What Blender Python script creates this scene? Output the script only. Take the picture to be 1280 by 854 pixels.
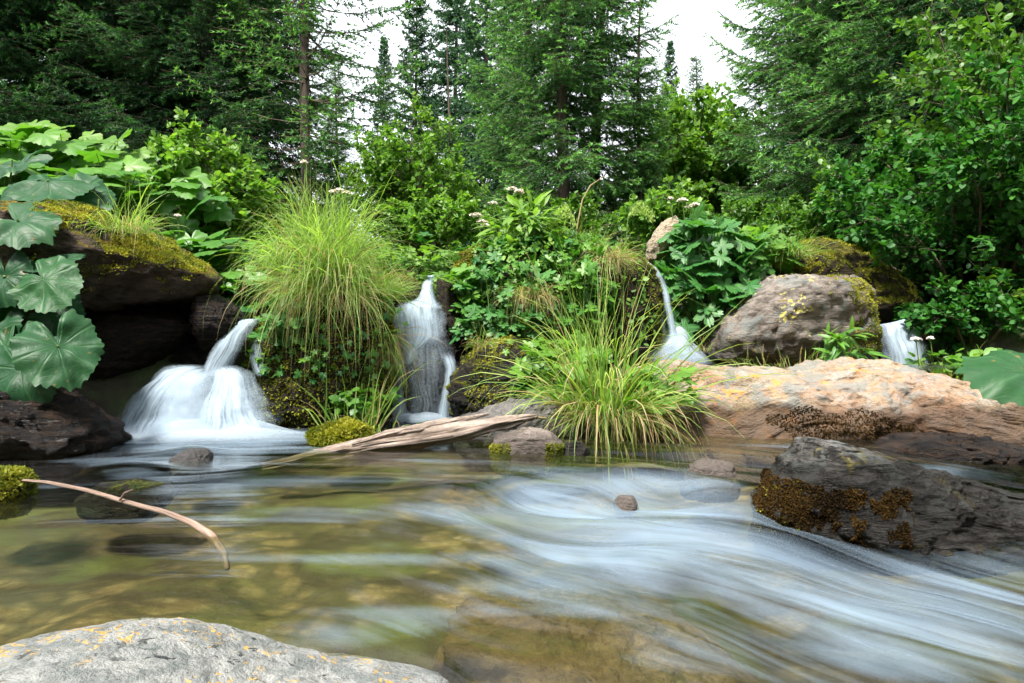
import bpy, math, random
import numpy as np
R = math.radians
rng = np.random.default_rng(11)
random.seed(5)
for o in list(bpy.data.objects): bpy.data.objects.remove(o)
SC = bpy.context.scene
COL = SC.collection
F = 853.33; CH = 0.5
def W(px, py, Y): return np.array([(px-640)/F*Y, Y, CH+(427-py)/F*Y])

# ------------------------------------------------------------ camera, sky, sun, exposure
cam = bpy.data.objects.new('camera', bpy.data.cameras.new('camera')); COL.objects.link(cam)
cam.location = (0, 0, CH); cam.rotation_euler = (R(90), 0, 0)
cam.data.lens = 24; cam.data.sensor_width = 36; cam.data.clip_start = 0.02; cam.data.clip_end = 2000
SC.camera = cam
world = bpy.data.worlds.new('World'); SC.world = world; world.use_nodes = True
nt = world.node_tree; nt.nodes.clear()
sky = nt.nodes.new('ShaderNodeTexSky'); sky.sky_type = 'NISHITA'; sky.sun_disc = False
SUN_EL, SUN_AZ = 58, 212            # azimuth measured from +y towards +x
sky.sun_elevation = R(SUN_EL); sky.sun_rotation = R(SUN_AZ); sky.altitude = 800; sky.dust_density = 3
mixw = nt.nodes.new('ShaderNodeMix'); mixw.data_type = 'RGBA'; mixw.inputs[0].default_value = 0.8
mixw.inputs[7].default_value = (9.6, 9.9, 10.3, 1)
nt.links.new(sky.outputs[0], mixw.inputs[6])
bg = nt.nodes.new('ShaderNodeBackground'); bg.inputs[1].default_value = 0.07
nt.links.new(mixw.outputs[2], bg.inputs[0])
wo = nt.nodes.new('ShaderNodeOutputWorld'); nt.links.new(bg.outputs[0], wo.inputs[0])
sl = bpy.data.lights.new('sun', 'SUN'); sl.energy = 4.0; sl.angle = R(11); sl.color = (1, 0.96, 0.88)
sun = bpy.data.objects.new('sun', sl); COL.objects.link(sun)
sun.rotation_euler = (R(-(90-SUN_EL)), 0, R(-SUN_AZ))
SC.view_settings.view_transform = 'Standard'; SC.view_settings.look = 'None'
SC.view_settings.gamma = 1; SC.view_settings.exposure = 1.75
cy = SC.cycles
cy.use_denoising = True; cy.denoiser = 'OPENIMAGEDENOISE'
cy.max_bounces = 6; cy.diffuse_bounces = 3; cy.glossy_bounces = 3; cy.transmission_bounces = 4
cy.transparent_max_bounces = 16; cy.use_adaptive_sampling = True; cy.adaptive_threshold = 0.03
cy.caustics_reflective = False; cy.caustics_refractive = False; cy.sample_clamp_indirect = 4
cy.volume_bounces = 0; cy.volume_step_rate = 1

# ------------------------------------------------------------ numpy helpers
def _hash(ix, iy, iz, seed):
    h = (ix.astype(np.int64)*374761393 + iy.astype(np.int64)*668265263 + iz.astype(np.int64)*2147483647 + seed*1274126177) & 0xffffffff
    h = ((h ^ (h >> 13))*1274126177) & 0xffffffff
    h = ((h ^ (h >> 15))*2246822519) & 0xffffffff
    return ((h ^ (h >> 16)) & 0xffff)/32767.5-1
def vnoise(p, seed=0):
    p = np.asarray(p, float); i = np.floor(p); f = p-i; f = f*f*f*(f*(f*6-15)+10); i = i.astype(np.int64)
    r = 0
    for a in (0, 1):
        for b in (0, 1):
            for c in (0, 1):
                w = (f[..., 0] if a else 1-f[..., 0])*(f[..., 1] if b else 1-f[..., 1])*(f[..., 2] if c else 1-f[..., 2])
                r = r+w*_hash(i[..., 0]+a, i[..., 1]+b, i[..., 2]+c, seed)
    return r
def fbm(p, oct=4, seed=0, gain=.5):
    r = 0; a = 1
    for k in range(oct):
        r = r+a*vnoise(np.asarray(p)*(2.03**k)+k*7.3, seed+k); a *= gain
    return r
def sm(a, b, x):
    t = np.clip((x-a)/(b-a), 0, 1); return t*t*(3-2*t)
def nrm(v): return v/np.maximum(np.linalg.norm(v, axis=-1, keepdims=True), 1e-9)
def U(a, b, n=None): return rng.uniform(a, b, n)

class Geo:
    """collects vertices and faces with a point value t (colour) and a vector w (pattern coordinates)"""
    def __init__(s): s.v = []; s.t = []; s.w = []; s.f = []; s.n = 0
    def add(s, V, Fc, t=0.5, w=None):
        V = np.asarray(V, float).reshape(-1, 3)
        s.v.append(V); s.t.append(np.broadcast_to(np.asarray(t, float), (len(V),)))
        s.w.append(np.zeros((len(V), 3)) if w is None else np.asarray(w, float).reshape(-1, 3))
        for f in (Fc if isinstance(Fc, list) else [Fc]): s.f.append(np.asarray(f)+s.n)
        s.n += len(V)
    def mesh(s, name, mat, smooth=True):
        me = bpy.data.meshes.new(name)
        V = np.concatenate(s.v); T = np.concatenate(s.t); Wv = np.concatenate(s.w)
        me.vertices.add(len(V)); me.vertices.foreach_set('co', V.ravel().astype(np.float32))
        li = np.concatenate([f.ravel() for f in s.f]); tot = np.concatenate([np.full(len(f), f.shape[1]) for f in s.f])
        me.loops.add(len(li)); me.loops.foreach_set('vertex_index', li.astype(np.int32))
        me.polygons.add(len(tot)); st = np.concatenate([[0], np.cumsum(tot)[:-1]])
        me.polygons.foreach_set('loop_start', st.astype(np.int32))
        me.update(calc_edges=True)
        me.polygons.foreach_set('use_smooth', np.full(len(tot), smooth))
        a = me.attributes.new('t', 'FLOAT', 'POINT'); a.data.foreach_set('value', T.astype(np.float32))
        b = me.attributes.new('w', 'FLOAT_VECTOR', 'POINT'); b.data.foreach_set('vector', Wv.ravel().astype(np.float32))
        me.materials.append(mat); me.validate(); return me
    def build(s, name, mat, parent=None, smooth=True):
        o = bpy.data.objects.new(name, s.mesh(name, mat, smooth)); COL.objects.link(o)
        if parent is not None: o.parent = parent
        return o
def tag(o, label=None, cat=None, group=None, kind=None):
    if label: o['label'] = label
    if cat: o['category'] = cat
    if group: o['group'] = group
    if kind: o['kind'] = kind
    return o
def thing(name, label, cat, loc, group=None):
    o = bpy.data.objects.new(name, None); COL.objects.link(o); o.location = tuple(loc); o.empty_display_size = .1
    return tag(o, label, cat, group)
def copy_tree(o, loc, rz, sc, label, group=None):
    r = o.copy(); COL.objects.link(r); r.location = tuple(loc); r.rotation_euler = (0, 0, rz); r.scale = (sc, sc, sc); r['label'] = label
    if group: r['group'] = group
    for ch in o.children:
        c = ch.copy(); COL.objects.link(c); c.parent = r
    return r
def frames(D, N):
    Y = nrm(D); Z = nrm(N-(N*Y).sum(-1, keepdims=True)*Y); X = np.cross(Y, Z); return X, Y, Z
def scatter(g, tv, tf, P, D, N, S, T, tt=None):
    """copies of a template (y forward, z up) at points P"""
    P = np.asarray(P, float).reshape(-1, 3); n = len(P)
    if n == 0: return
    D = np.broadcast_to(D, (n, 3)); N = np.broadcast_to(N, (n, 3)); S = np.broadcast_to(S, (n,)); T = np.broadcast_to(T, (n,))
    X, Y, Z = frames(D, N); s = S[:, None, None]
    V = P[:, None]+s*(tv[None, :, 0:1]*X[:, None]+tv[None, :, 1:2]*Y[:, None]+tv[None, :, 2:3]*Z[:, None])
    m = len(tv); off = (np.arange(n)*m)[:, None, None]
    fs = [(np.asarray(f)[None]+off).reshape(-1, np.asarray(f).shape[1]) for f in (tf if isinstance(tf, list) else [tf])]
    t = np.repeat(T, m) if tt is None else np.clip(T[:, None]+tt[None], 0, 1).ravel()
    g.add(V.reshape(-1, 3), fs, t, np.tile(tv, (n, 1)))
def tube(g, pts, rad, n=6, t=.5):
    pts = np.asarray(pts, float); m = len(pts); rad = np.broadcast_to(rad, (m,))
    T = nrm(np.gradient(pts, axis=0)); ref = np.array([0.3, 0.2, 1.0]) if abs(T[:, 2]).mean() < .8 else np.array([1.0, .1, 0])
    A = nrm(np.cross(T, ref)); B = np.cross(T, A); an = np.linspace(0, 2*np.pi, n, endpoint=False)
    V = pts[:, None]+rad[:, None, None]*(np.cos(an)[None, :, None]*A[:, None]+np.sin(an)[None, :, None]*B[:, None])
    i = np.arange(m-1)[:, None]*n; j = np.arange(n)[None]; k = (j+1) % n
    Fq = np.stack([i+j, i+k, i+n+k, i+n+j], -1).reshape(-1, 4)
    L = np.concatenate([[0], np.cumsum(np.linalg.norm(np.diff(pts, axis=0), axis=1))])
    w = np.stack(np.broadcast_arrays(an[None, :]/6.283, L[:, None], 0*an[None, :]), -1)
    V = V.reshape(-1, 3); fl = [Fq]
    g.add(V, fl, t, w.reshape(-1, 3))
    g.add(V[:n], [np.arange(n)[::-1][None]], t); g.add(V[-n:], [np.arange(n)[None]], t)
def twigs(g, A, B, r, t=.5):
    """straight 3-sided twigs from points A to B"""
    A = np.asarray(A).reshape(-1, 3); B = np.asarray(B).reshape(-1, 3); n = len(A); T = nrm(B-A)
    X = nrm(np.cross(T, np.array([.2, .3, 1.]))); Z = np.cross(X, T); r = np.broadcast_to(r, (n,))[:, None]
    ring = [(np.cos(a), np.sin(a)) for a in (0, 2.09, 4.19)]
    V = np.stack([A+r*(c*X+s*Z) for c, s in ring]+[B+.4*r*(c*X+s*Z) for c, s in ring], 1)
    f = np.array([[0, 1, 4, 3], [1, 2, 5, 4], [2, 0, 3, 5]])
    g.add(V.reshape(-1, 3), (f[None]+(np.arange(n)*6)[:, None, None]).reshape(-1, 4), t)
def blades(g, P, D, L, wd, droop, segs=6, t=.5, fold=0.0, wind=(0, 0, 0)):
    """grass blades: curved tapering strips bent by their weight"""
    P = np.asarray(P, float).reshape(-1, 3); n = len(P); D = nrm(np.broadcast_to(D, (n, 3))+0.0)
    L = np.broadcast_to(L, (n,)); wd = np.broadcast_to(wd, (n,)); droop = np.broadcast_to(droop, (n,)); t = np.broadcast_to(t, (n,))
    a = U(0, 6.28, n); side = nrm(np.cross(D, np.stack([np.cos(a), np.sin(a), .3*np.ones(n)], 1)))
    p = P.copy(); d = D.copy(); rows = []; ts = []
    for k in range(segs+1):
        s = k/segs; w = wd*(1-s)**.6*(.55+.45*min(1, s*4))+wd*.03
        rows.append(p-side*w[:, None]/2); rows.append(p+side*w[:, None]/2)
        ts += [np.clip(t+.25*(s-.5), 0, 1)]*2
        p = p+d*(L/segs)[:, None]
        d = nrm(d+np.array([0, 0, -1.])*(droop*(0.25+1.6*s)*1.7/segs)[:, None]+np.asarray(wind)/segs+rng.normal(0, .06, (n, 3)))
    V = np.stack(rows, 1); m = V.shape[1]
    f = np.array([[2*k, 2*k+1, 2*k+3, 2*k+2] for k in range(segs)])
    g.add(V.reshape(-1, 3), (f[None]+(np.arange(n)*m)[:, None, None]).reshape(-1, 4), np.stack(ts, 1).ravel())

# ------------------------------------------------------------ leaf templates (y forward, base at origin)
def outline_leaf(pts, cup=.12, fold=.15):
    """flat leaf from right-hand outline (x, y); centre line row + two side rows, slightly folded"""
    pts = np.array(pts, float); n = len(pts); y = pts[:, 1]; x = pts[:, 0]
    z = -cup*(y**2)
    c = np.stack([0*x, y, z], 1); r = np.stack([x, y, z+fold*x], 1); l = np.stack([-x, y, z+fold*x], 1)
    V = np.concatenate([c, r, l]); f = []
    for i in range(n-1):
        f += [[i, n+i, n+i+1, i+1], [2*n+i, i, i+1, 2*n+i+1]]
    return V, np.array(f)
OVAL = outline_leaf([(0.0, 0), (.26, .22), (.36, .5), (.24, .8), (0.0, 1.0)])
LANCE = outline_leaf([(0, 0), (.1, .2), (.13, .45), (.08, .75), (0, 1)], .35)
def polar_leaf(rfun, na=36, nr=4, cup=.15, ripple=.03, rn=9, centre=(0, .12)):
    an = np.linspace(0, 2*np.pi, na, endpoint=False); V = [[0, 0, 0]]
    for k in range(1, nr+1):
        s = k/nr
        for a in an:
            rr = rfun(a)*s; x = math.sin(a)*rr; y = math.cos(a)*rr
            V.append([x, y+centre[1]*0, -cup*rr*rr+ripple*math.cos(rn*a)*s*rr])
    f4 = []; f3 = []
    for j in range(na):
        f3.append([0, 1+(j+1) % na, 1+j])
        for k in range(nr-1):
            a = 1+k*na+j; b = 1+k*na+(j+1) % na; f4.append([a, b, b+na, a+na])
    return np.array(V), [np.array(f3), np.array(f4)]
def r_butter(a):   # kidney-shaped, toothed, deep notch at the stalk
    a = (a+np.pi) % (2*np.pi)-np.pi
    base = .55*(1+.08*math.cos(a*2))*(1-.02)
    notch = 1-.85*math.exp(-((abs(a)-np.pi)/.28)**2)
    lob = 1+.03*math.cos(9*a)
    return base*notch*lob*(1+.035*math.cos(31*a))
def r_lobed(a):    # palmate, five cut lobes
    a = (a+np.pi) % (2*np.pi)-np.pi
    l = abs(math.cos(a*2.5))**.8
    env = .6*(1-.3*(abs(a)/np.pi)**1.5)
    return env*(.38+.62*l)*(1+.1*math.cos(27*a))*(1-.7*math.exp(-((abs(a)-np.pi)/.2)**2))
BUTTER = polar_leaf(r_butter, 96, 8, .3, .035, 9)
BUTTER_S = polar_leaf(r_butter, 36, 3, .22, .05, 9)
LOBED = polar_leaf(r_lobed, 60, 3, .25, .06, 5)
LOBED_S = polar_leaf(r_lobed, 30, 2, .25, .06, 5)
def r_ang(a):
    a = (a+np.pi) % (2*np.pi)-np.pi
    return .52*(1+.22*math.cos(3*a)+.10*math.cos(7*a))*(1-.8*math.exp(-((abs(a)-np.pi)/.25)**2))*(1+.05*math.cos(23*a))
BUTTER_A = polar_leaf(r_ang, 48, 3, .3, .06, 7)
NEEDLE = (np.array([[-.5, 0, 0], [.5, 0, 0], [0, 1, 0]], float), np.array([[0, 1, 2]]))
DISC = (np.array([[math.cos(a)*.5, math.sin(a)*.5, .06*(i % 2)] for i, a in enumerate(np.linspace(0, 6.28, 6, endpoint=False))]), np.array([[0, 1, 2, 3, 4, 5]]))

# ------------------------------------------------------------ materials
def mat_new(name):
    m = bpy.data.materials.new(name); m.use_nodes = True; m.node_tree.nodes.clear(); return m, m.node_tree
class NT:
    def __init__(s, t): s.t = t
    def n(s, typ, **kw):
        x = s.t.nodes.new('ShaderNode'+typ)
        for k, v in kw.items(): setattr(x, k, v)
        return x
    def l(s, a, b): s.t.links.new(a, b)
    def mix(s, f, a, b, mode='MIX'):
        x = s.n('Mix', data_type='RGBA', blend_type=mode)
        for i, v in ((0, f), (6, a), (7, b)):
            if hasattr(v, 'is_linked') or isinstance(v, bpy.types.NodeSocket): s.l(v, x.inputs[i])
            elif i == 0: x.inputs[0].default_value = v
            else: x.inputs[i].default_value = tuple(v)+(1,) if len(v) == 3 else v
        return x.outputs[2]
    def math(s, op, a, b=0.0, c=None, clamp=False):
        x = s.n('Math', operation=op, use_clamp=clamp)
        for i, v in ((0, a), (1, b), (2, c)):
            if v is None: continue
            if isinstance(v, bpy.types.NodeSocket): s.l(v, x.inputs[i])
            else: x.inputs[i].default_value = v
        return x.outputs[0]
    def ramp(s, f, stops):
        x = s.n('ValToRGB'); cr = x.color_ramp
        while len(cr.elements) < len(stops): cr.elements.new(.5)
        for e, (p, c) in zip(cr.elements, stops):
            e.position = p; e.color = (c, c, c, 1) if not hasattr(c, '__len__') else tuple(c)+(1,)
        s.l(f, x.inputs[0]); return x.outputs[0]
    def noise(s, vec, scale, detail=4, rough=.55, dist=0):
        x = s.n('TexNoise'); x.inputs['Scale'].default_value = scale; x.inputs['Detail'].default_value = detail
        x.inputs['Roughness'].default_value = rough; x.inputs['Distortion'].default_value = dist
        if vec is not None: s.l(vec, x.inputs['Vector'])
        return x.outputs['Fac']
    def attr(s, name, out='Fac'):
        x = s.n('Attribute', attribute_name=name); return x.outputs[out]
    def mapping(s, vec, scale, rot=(0, 0, 0)):
        x = s.n('Mapping'); x.inputs['Scale'].default_value = scale; x.inputs['Rotation'].default_value = rot; s.l(vec, x.inputs[0]); return x.outputs[0]
    def out(s, sh): o = s.n('OutputMaterial'); s.l(sh, o.inputs[0])
    def bump(s, h, strength=.3, dist=.01, normal=None):
        x = s.n('Bump'); x.inputs['Strength'].default_value = strength; x.inputs['Distance'].default_value = dist; s.l(h, x.inputs['Height'])
        if normal is not None: s.l(normal, x.inputs['Normal'])
        return x.outputs[0]

def leaf_mat(name, dark, light, trans=.4, rough=.5, spec=.4, veins=0, dry=None):
    if max(light) < .5: light = tuple(c*.82 for c in light)
    m, t = mat_new(name); k = NT(t)
    geo = k.n('NewGeometry'); tt = k.attr('t')
    nz = k.noise(geo.outputs['Position'], 6, 2)
    f = k.math('ADD', tt, k.math('MULTIPLY', k.math('SUBTRACT', nz, .5), .5), clamp=True)
    stops = [(0.0, dark), (1.0, light)] if dry is None else [(0.0, dark), (.6, light), (.8, dry), (1, dry)]
    col = k.ramp(f, stops)
    p = k.n('BsdfPrincipled'); p.inputs['Roughness'].default_value = rough; p.inputs['Specular IOR Level'].default_value = spec
    if veins:
        wv = k.attr('w', 'Vector'); sp = k.n('SeparateXYZ'); k.l(wv, sp.inputs[0])
        ang = k.math('ARCTAN2', sp.outputs[0], sp.outputs[1]); rr = k.n('VectorMath', operation='LENGTH'); k.l(wv, rr.inputs[0])
        # main veins fan out from the stalk, side veins fork off them
        v1 = k.math('POWER', k.math('ABSOLUTE', k.math('COSINE', k.math('MULTIPLY', ang, veins/2))), 40)
        zig = k.math('ADD', k.math('MULTIPLY', rr.outputs['Value'], 38), k.math('MULTIPLY', k.math('ABSOLUTE', k.math('SINE', k.math('MULTIPLY', ang, veins/2))), 5))
        v2 = k.math('MULTIPLY', k.math('POWER', k.math('ABSOLUTE', k.math('SINE', zig)), 12), .16)
        vv = k.math('MAXIMUM', v1, v2)
        cell = k.noise(wv, 18, 3)
        col = k.mix(k.math('MULTIPLY', cell, .5), col, tuple(c*.45 for c in dark))
        col = k.mix(k.math('MULTIPLY', vv, .22), col, tuple(min(1, c*1.7+.04) for c in light))
        spn = k.ramp(k.noise(geo.outputs['Position'], 32, 3, .6), [(.66, 0.), (.70, .8)]); col = k.mix(spn, col, (.16, .11, .03))
        h = k.math('SUBTRACT', k.math('MULTIPLY', cell, .5), vv)
        b = k.bump(h, .4, .006); k.l(b, p.inputs['Normal'])
    k.l(col, p.inputs['Base Color'])
    tr = k.n('BsdfTranslucent'); tc = k.mix(1.0, col, (1.0, 1.12, .45), 'MULTIPLY'); k.l(tc, tr.inputs[0])
    mx = k.n('MixShader'); mx.inputs[0].default_value = trans; k.l(p.outputs[0], mx.inputs[1]); k.l(tr.outputs[0], mx.inputs[2]); k.out(mx.outputs[0]); return m

def bark_mat(name, a, b, scale=12):
    m, t = mat_new(name); k = NT(t); g = k.n('NewGeometry')
    mp = k.mapping(g.outputs['Position'], (1, 1, .25)); nz = k.noise(mp, scale, 6, .7)
    col = k.ramp(nz, [(.3, a), (.7, b)])
    p = k.n('BsdfPrincipled'); p.inputs['Roughness'].default_value = .9; k.l(col, p.inputs['Base Color'])
    k.l(k.bump(nz, .8, .02), p.inputs['Normal']); k.out(p.outputs[0]); return m

def rock_mat(name, c1, c2, c3, moss=.0, moss_col=(.09, .11, .015), moss2=(.2, .16, .02), lichen=0, lich_col=(.55, .5, .1), wetz=None,
             scale=3, strat=(1, 1, 3), rot=(0, 0, 0), rough=.75, speck=.3, mossz=.35, wet=0, spots=0):
    c1, c2, c3 = (tuple(v*.78 for v in c) for c in (c1, c2, c3))
    m, t = mat_new(name); k = NT(t); g = k.n('NewGeometry'); pos = g.outputs['Position']
    mp = k.mapping(pos, strat, rot)
    n1 = k.noise(pos, scale*.6, 5, .6, .6); n2 = k.noise(mp, scale*3, 8, .65, .3); n3 = k.noise(pos, scale*22, 4, .7)
    col = k.mix(k.ramp(n1, [(.38, 0.), (.62, 1.)]), c1, c2)
    col = k.mix(k.ramp(n2, [(.42, 0.), (.68, 1.)]), col, c3)
    dk = k.ramp(k.noise(mp, scale*7, 6, .7), [(.3, 1.), (.45, 0.)])
    col = k.mix(k.math('MULTIPLY', dk, .75), col, tuple(c*.22 for c in c1))
    col = k.mix(k.math('MULTIPLY', k.ramp(n3, [(.35, 1.), (.5, 0.)]), speck), col, tuple(c*.35 for c in c2))
    hgt = k.math('ADD', k.math('MULTIPLY', n2, 1.0), k.math('MULTIPLY', n3, .25))
    rsock = None
    if lichen:
        vo = k.n('TexVoronoi'); vo.inputs['Scale'].default_value = scale*4; wp = k.n('VectorMath', operation='ADD')
        nn = k.n('TexNoise'); nn.inputs['Scale'].default_value = scale*6; k.l(pos, nn.inputs['Vector']); sc_ = k.n('VectorMath', operation='SCALE'); sc_.inputs['Scale'].default_value = .25
        k.l(nn.outputs['Color'], sc_.inputs[0]); k.l(pos, wp.inputs[0]); k.l(sc_.outputs[0], wp.inputs[1]); k.l(wp.outputs[0], vo.inputs['Vector'])
        msk = k.math('MULTIPLY', k.ramp(vo.outputs['Distance'], [(.3, 1.), (.36, 0.)]), k.ramp(k.noise(pos, scale*1.6, 3), [(.56-.1*lichen, 0.), (.62-.1*lichen, 1.)]))
        col = k.mix(k.math('MULTIPLY', msk, .85), col, lich_col)
    if spots:
        sp_ = k.math('MULTIPLY', k.ramp(k.noise(pos, scale*9, 3, .6, .4), [(.60, 0.), (.64, 1.)]), k.ramp(k.noise(pos, scale*1.3, 3), [(.40, .25), (.55, 1.)]))
        col = k.mix(k.math('MULTIPLY', sp_, spots), col, (.02, .024, .026))
        sq = k.math('MULTIPLY', k.ramp(k.noise(pos, scale*2.2, 4, .6, .8), [(.54, 0.), (.57, 1.)]), .6)
        col = k.mix(sq, col, (.14, .155, .15))
    z = k.n('SeparateXYZ'); k.l(pos, z.inputs[0])
    if moss:
        sn = k.n('SeparateXYZ'); k.l(g.outputs['Normal'], sn.inputs[0])
        mf = k.math('ADD', sn.outputs[2], k.math('MULTIPLY', k.math('SUBTRACT', k.noise(pos, scale*1.5, 6, .65), .5), 2.2))
        mf = k.ramp(k.math('SUBTRACT', mf, mossz), [(.45-.5*moss, 0.), (.6-.5*moss, 1.)])
        mc = k.mix(k.ramp(k.noise(pos, scale*3, 4), [(.4, 0.), (.62, 1.)]), moss_col, moss2)
        mc = k.mix(k.ramp(k.noise(pos, 90, 2), [(.3, .8), (.6, 0.)]), mc, tuple(c*.2 for c in moss_col))
        col = k.mix(mf, col, mc); hgt = k.math('ADD', hgt, k.math('MULTIPLY', mf, k.noise(pos, 90, 3)))
    hgt = k.math('ADD', hgt, k.math('MULTIPLY', k.noise(pos, scale*60, 3, .7), .12))
    p = k.n('BsdfPrincipled')
    rr = rough
    if wetz is not None:
        wf = k.math('ADD', z.outputs[2], k.math('MULTIPLY', k.noise(pos, 5, 4), -.12))
        wm = k.ramp(wf, [(max(0, wetz-.06), 1.), (max(.02, wetz), 0.)])
        col = k.mix(k.math('MULTIPLY', wm, .85), col, tuple(c*.25 for c in c1))
        k.l(k.ramp(wm, [(0., rough), (1., .36)]), p.inputs['Roughness'])
    else: p.inputs['Roughness'].default_value = rr
    k.l(col, p.inputs['Base Color']); p.inputs['Specular IOR Level'].default_value = .14+wet
    k.l(k.bump(hgt, 1.0, .035), p.inputs['Normal']); k.out(p.outputs[0]); return m

M = {}
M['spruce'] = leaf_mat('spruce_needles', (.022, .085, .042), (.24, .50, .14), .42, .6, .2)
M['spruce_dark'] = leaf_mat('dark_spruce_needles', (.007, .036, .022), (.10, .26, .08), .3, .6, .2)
M['spruce_far'] = leaf_mat('bluish_spruce_needles', (.03, .085, .055), (.13, .26, .14), .3, .65, .2)
M['butter'] = leaf_mat('butterbur_leaf', (.008, .050, .020), (.030, .12, .030), .3, .5, .28, veins=9)
M['herb'] = leaf_mat('herb_leaf', (.02, .12, .02), (.17, .36, .035), .45, .45, .5)
M['herb_blue'] = leaf_mat('masterwort_leaf', (.015, .12, .03), (.12, .32, .05), .4, .45, .5, veins=5)
M['lime'] = leaf_mat('lime_leaf', (.05, .17, .025), (.27, .44, .07), .5, .5, .4)
M['shrub'] = leaf_mat('shrub_leaf', (.02, .10, .02), (.18, .34, .035), .45, .45, .5)
M['alder'] = leaf_mat('alder_leaf', (.01, .075, .02), (.09, .27, .035), .4, .5, .25)
M['grass'] = leaf_mat('grass_blade', (.15, .28, .05), (.47, .58, .19), .6, .5, .4)
M['grass_mix'] = leaf_mat('long_grass_blade', (.08, .21, .03), (.40, .50, .13), .55, .5, .4, dry=(.45, .38, .18))
M['straw'] = leaf_mat('straw_blade', (.30, .20, .09), (.50, .42, .24), .4, .6, .3)
M['stem'] = leaf_mat('green_stem', (.05, .12, .02), (.16, .24, .06), .1, .5, .4)
M['mossleaf'] = leaf_mat('moss_tuft', (.07, .10, .01), (.46, .43, .05), .42, .7, .2)
M['mossbrown'] = leaf_mat('brown_moss_tuft', (.010, .007, .004), (.08, .045, .013), .25, .8, .05)
M['petal'] = leaf_mat('pale_pink_petal', (.62, .46, .5), (.8, .76, .76), .3, .6, .2)
M['bark'] = bark_mat('spruce_bark', (.028, .020, .016), (.10, .072, .056))
M['twig'] = bark_mat('twig_bark', (.05, .04, .025), (.16, .12, .08), 30)
M['under'] = leaf_mat('undergrowth_leaf', (.03, .12, .02), (.24, .38, .045), .45, .5, .4)

# ------------------------------------------------------------ ground
def lip(x):      # foot of the bank
    return np.interp(x, [-9, -3, -1.6, -1.0, -.3, .5, 1.2, 2.5, 3.2, 5, 9], [2.6, 3.3, 3.95, 4.2, 4.75, 4.7, 5.2, 5.6, 4.6, 3.4, 2.6])
def bankh(x):
    return np.interp(x, [-6, -2.6, -1.7, -1.2, -.2, .4, 1.2, 2.6, 4, 6], [1.3, 1.0, .75, .62, .8, .95, .9, .72, .75, 1.0])
def gz(x, y):
    x = np.asarray(x, float); y = np.asarray(y, float)
    p = np.stack(np.broadcast_arrays(x, y, 0*x), -1)
    bed = -.22-.10*sm(2.6, 1.0, y)*sm(-.5, 1.2, x)-.05*sm(.2, -2, y)+.05*fbm(p*1.7, 3, 3)
    l = lip(x); rise = sm(l, l+.55, y)
    z = bed+(bankh(x)-bed)*rise
    z = z+np.clip(y-5.5, 0, 14)*.15*rise+.16*fbm(p*.5, 4, 9)*sm(5, 9, y)+.04*fbm(p*2, 3, 4)*rise
    side = sm(3.0, 5.5, np.abs(x))*(1-rise)*1.0
    z = z+side*(.8+.2*fbm(p, 3, 2))
    back = sm(-1.5, -4, y)*.8*(1-side)+sm(-2.5, -14, y)*8+sm(5.5, 14, np.abs(x))*4*sm(9, 3, y)  # unseen slopes behind and beside the camera, added to block low sky light
    pool = sm(.5, .85, x)*sm(3.4, 3.0, x)*sm(5.9, 5.6, y)*sm(4.0, 4.4, y)
    z = np.where(pool > 0, z*(1-pool)+.18*pool, z)
    # a wooded valley side far away
    r = np.hypot(x, y); z = z+4.2*sm(16, 34, r)*sm(4, 12, y)*(1-.75*np.exp(-((x/np.maximum(y, 1)+.2)/.1)**2))+sm(30, 260, r)*26*(.6+.5*fbm(p*.012, 3, 1))*sm(-40, 60, y-20)
    return z+back
def grid(xs, ys):
    X, Y = np.meshgrid(xs, ys); n, m = X.shape
    i = np.arange(n-1)[:, None]*m; j = np.arange(m-1)[None]
    f = np.stack([i+j, i+j+1, i+m+j+1, i+m+j], -1).reshape(-1, 4); return X.ravel(), Y.ravel(), f
def spread_axis(a, b, step, far, n):
    mid = np.arange(a, b+1e-6, step); g_ = np.geomspace(step, far, n)
    return np.concatenate([(a-np.cumsum(g_))[::-1], mid, b+np.cumsum(g_)])
m, t = mat_new('ground'); k = NT(t); g_ = k.n('NewGeometry'); pos = g_.outputs['Position']; sp = k.n('SeparateXYZ'); k.l(pos, sp.inputs[0])
vo = k.n('TexVoronoi'); vo.inputs['Scale'].default_value = 9; vo.inputs['Randomness'].default_value = 1
nd = k.n('TexNoise'); nd.inputs['Scale'].default_value = 3; k.l(pos, nd.inputs['Vector'])
vm = k.n('VectorMath', operation='MULTIPLY_ADD'); k.l(nd.outputs['Color'], vm.inputs[0]); vm.inputs[1].default_value = (.35, .35, .35); k.l(pos, vm.inputs[2]); k.l(vm.outputs[0], vo.inputs['Vector'])
stone = k.ramp(vo.outputs['Color'], [(0., (.05, .035, .015)), (.35, (.10, .07, .03)), (.6, (.19, .13, .06)), (.8, (.11, .10, .045)), (1., (.26, .20, .12))])
stone = k.mix(k.ramp(k.noise(pos, 7, 6, .7), [(.25, .35), (.55, .95)]), stone, (.10, .07, .03))
stone = k.mix(k.ramp(k.noise(pos, 16, 5, .7), [(.5, 0.), (.68, .8)]), stone, (.25, .19, .10))
stone = k.mix(k.ramp(vo.outputs['Distance'], [(.35, 0.), (.6, .8)]), stone, (.03, .022, .01))
patch = k.ramp(k.noise(pos, 2.4, 5, .6), [(.42, 0.), (.56, 1.)])
bedc = k.mix(k.math('MULTIPLY', patch, .85), stone, (.022, .015, .006))
algae = k.ramp(k.noise(pos, 2.3, 3, .5, .5), [(.5, 0.), (.66, 1.)]); bedc = k.mix(k.math('MULTIPLY', algae, .6), bedc, (.10, .12, .03))
soil = k.mix(k.ramp(k.noise(pos, 4, 6), [(.4, 0.), (.6, 1.)]), (.022, .018, .010), (.035, .05, .012))
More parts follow.
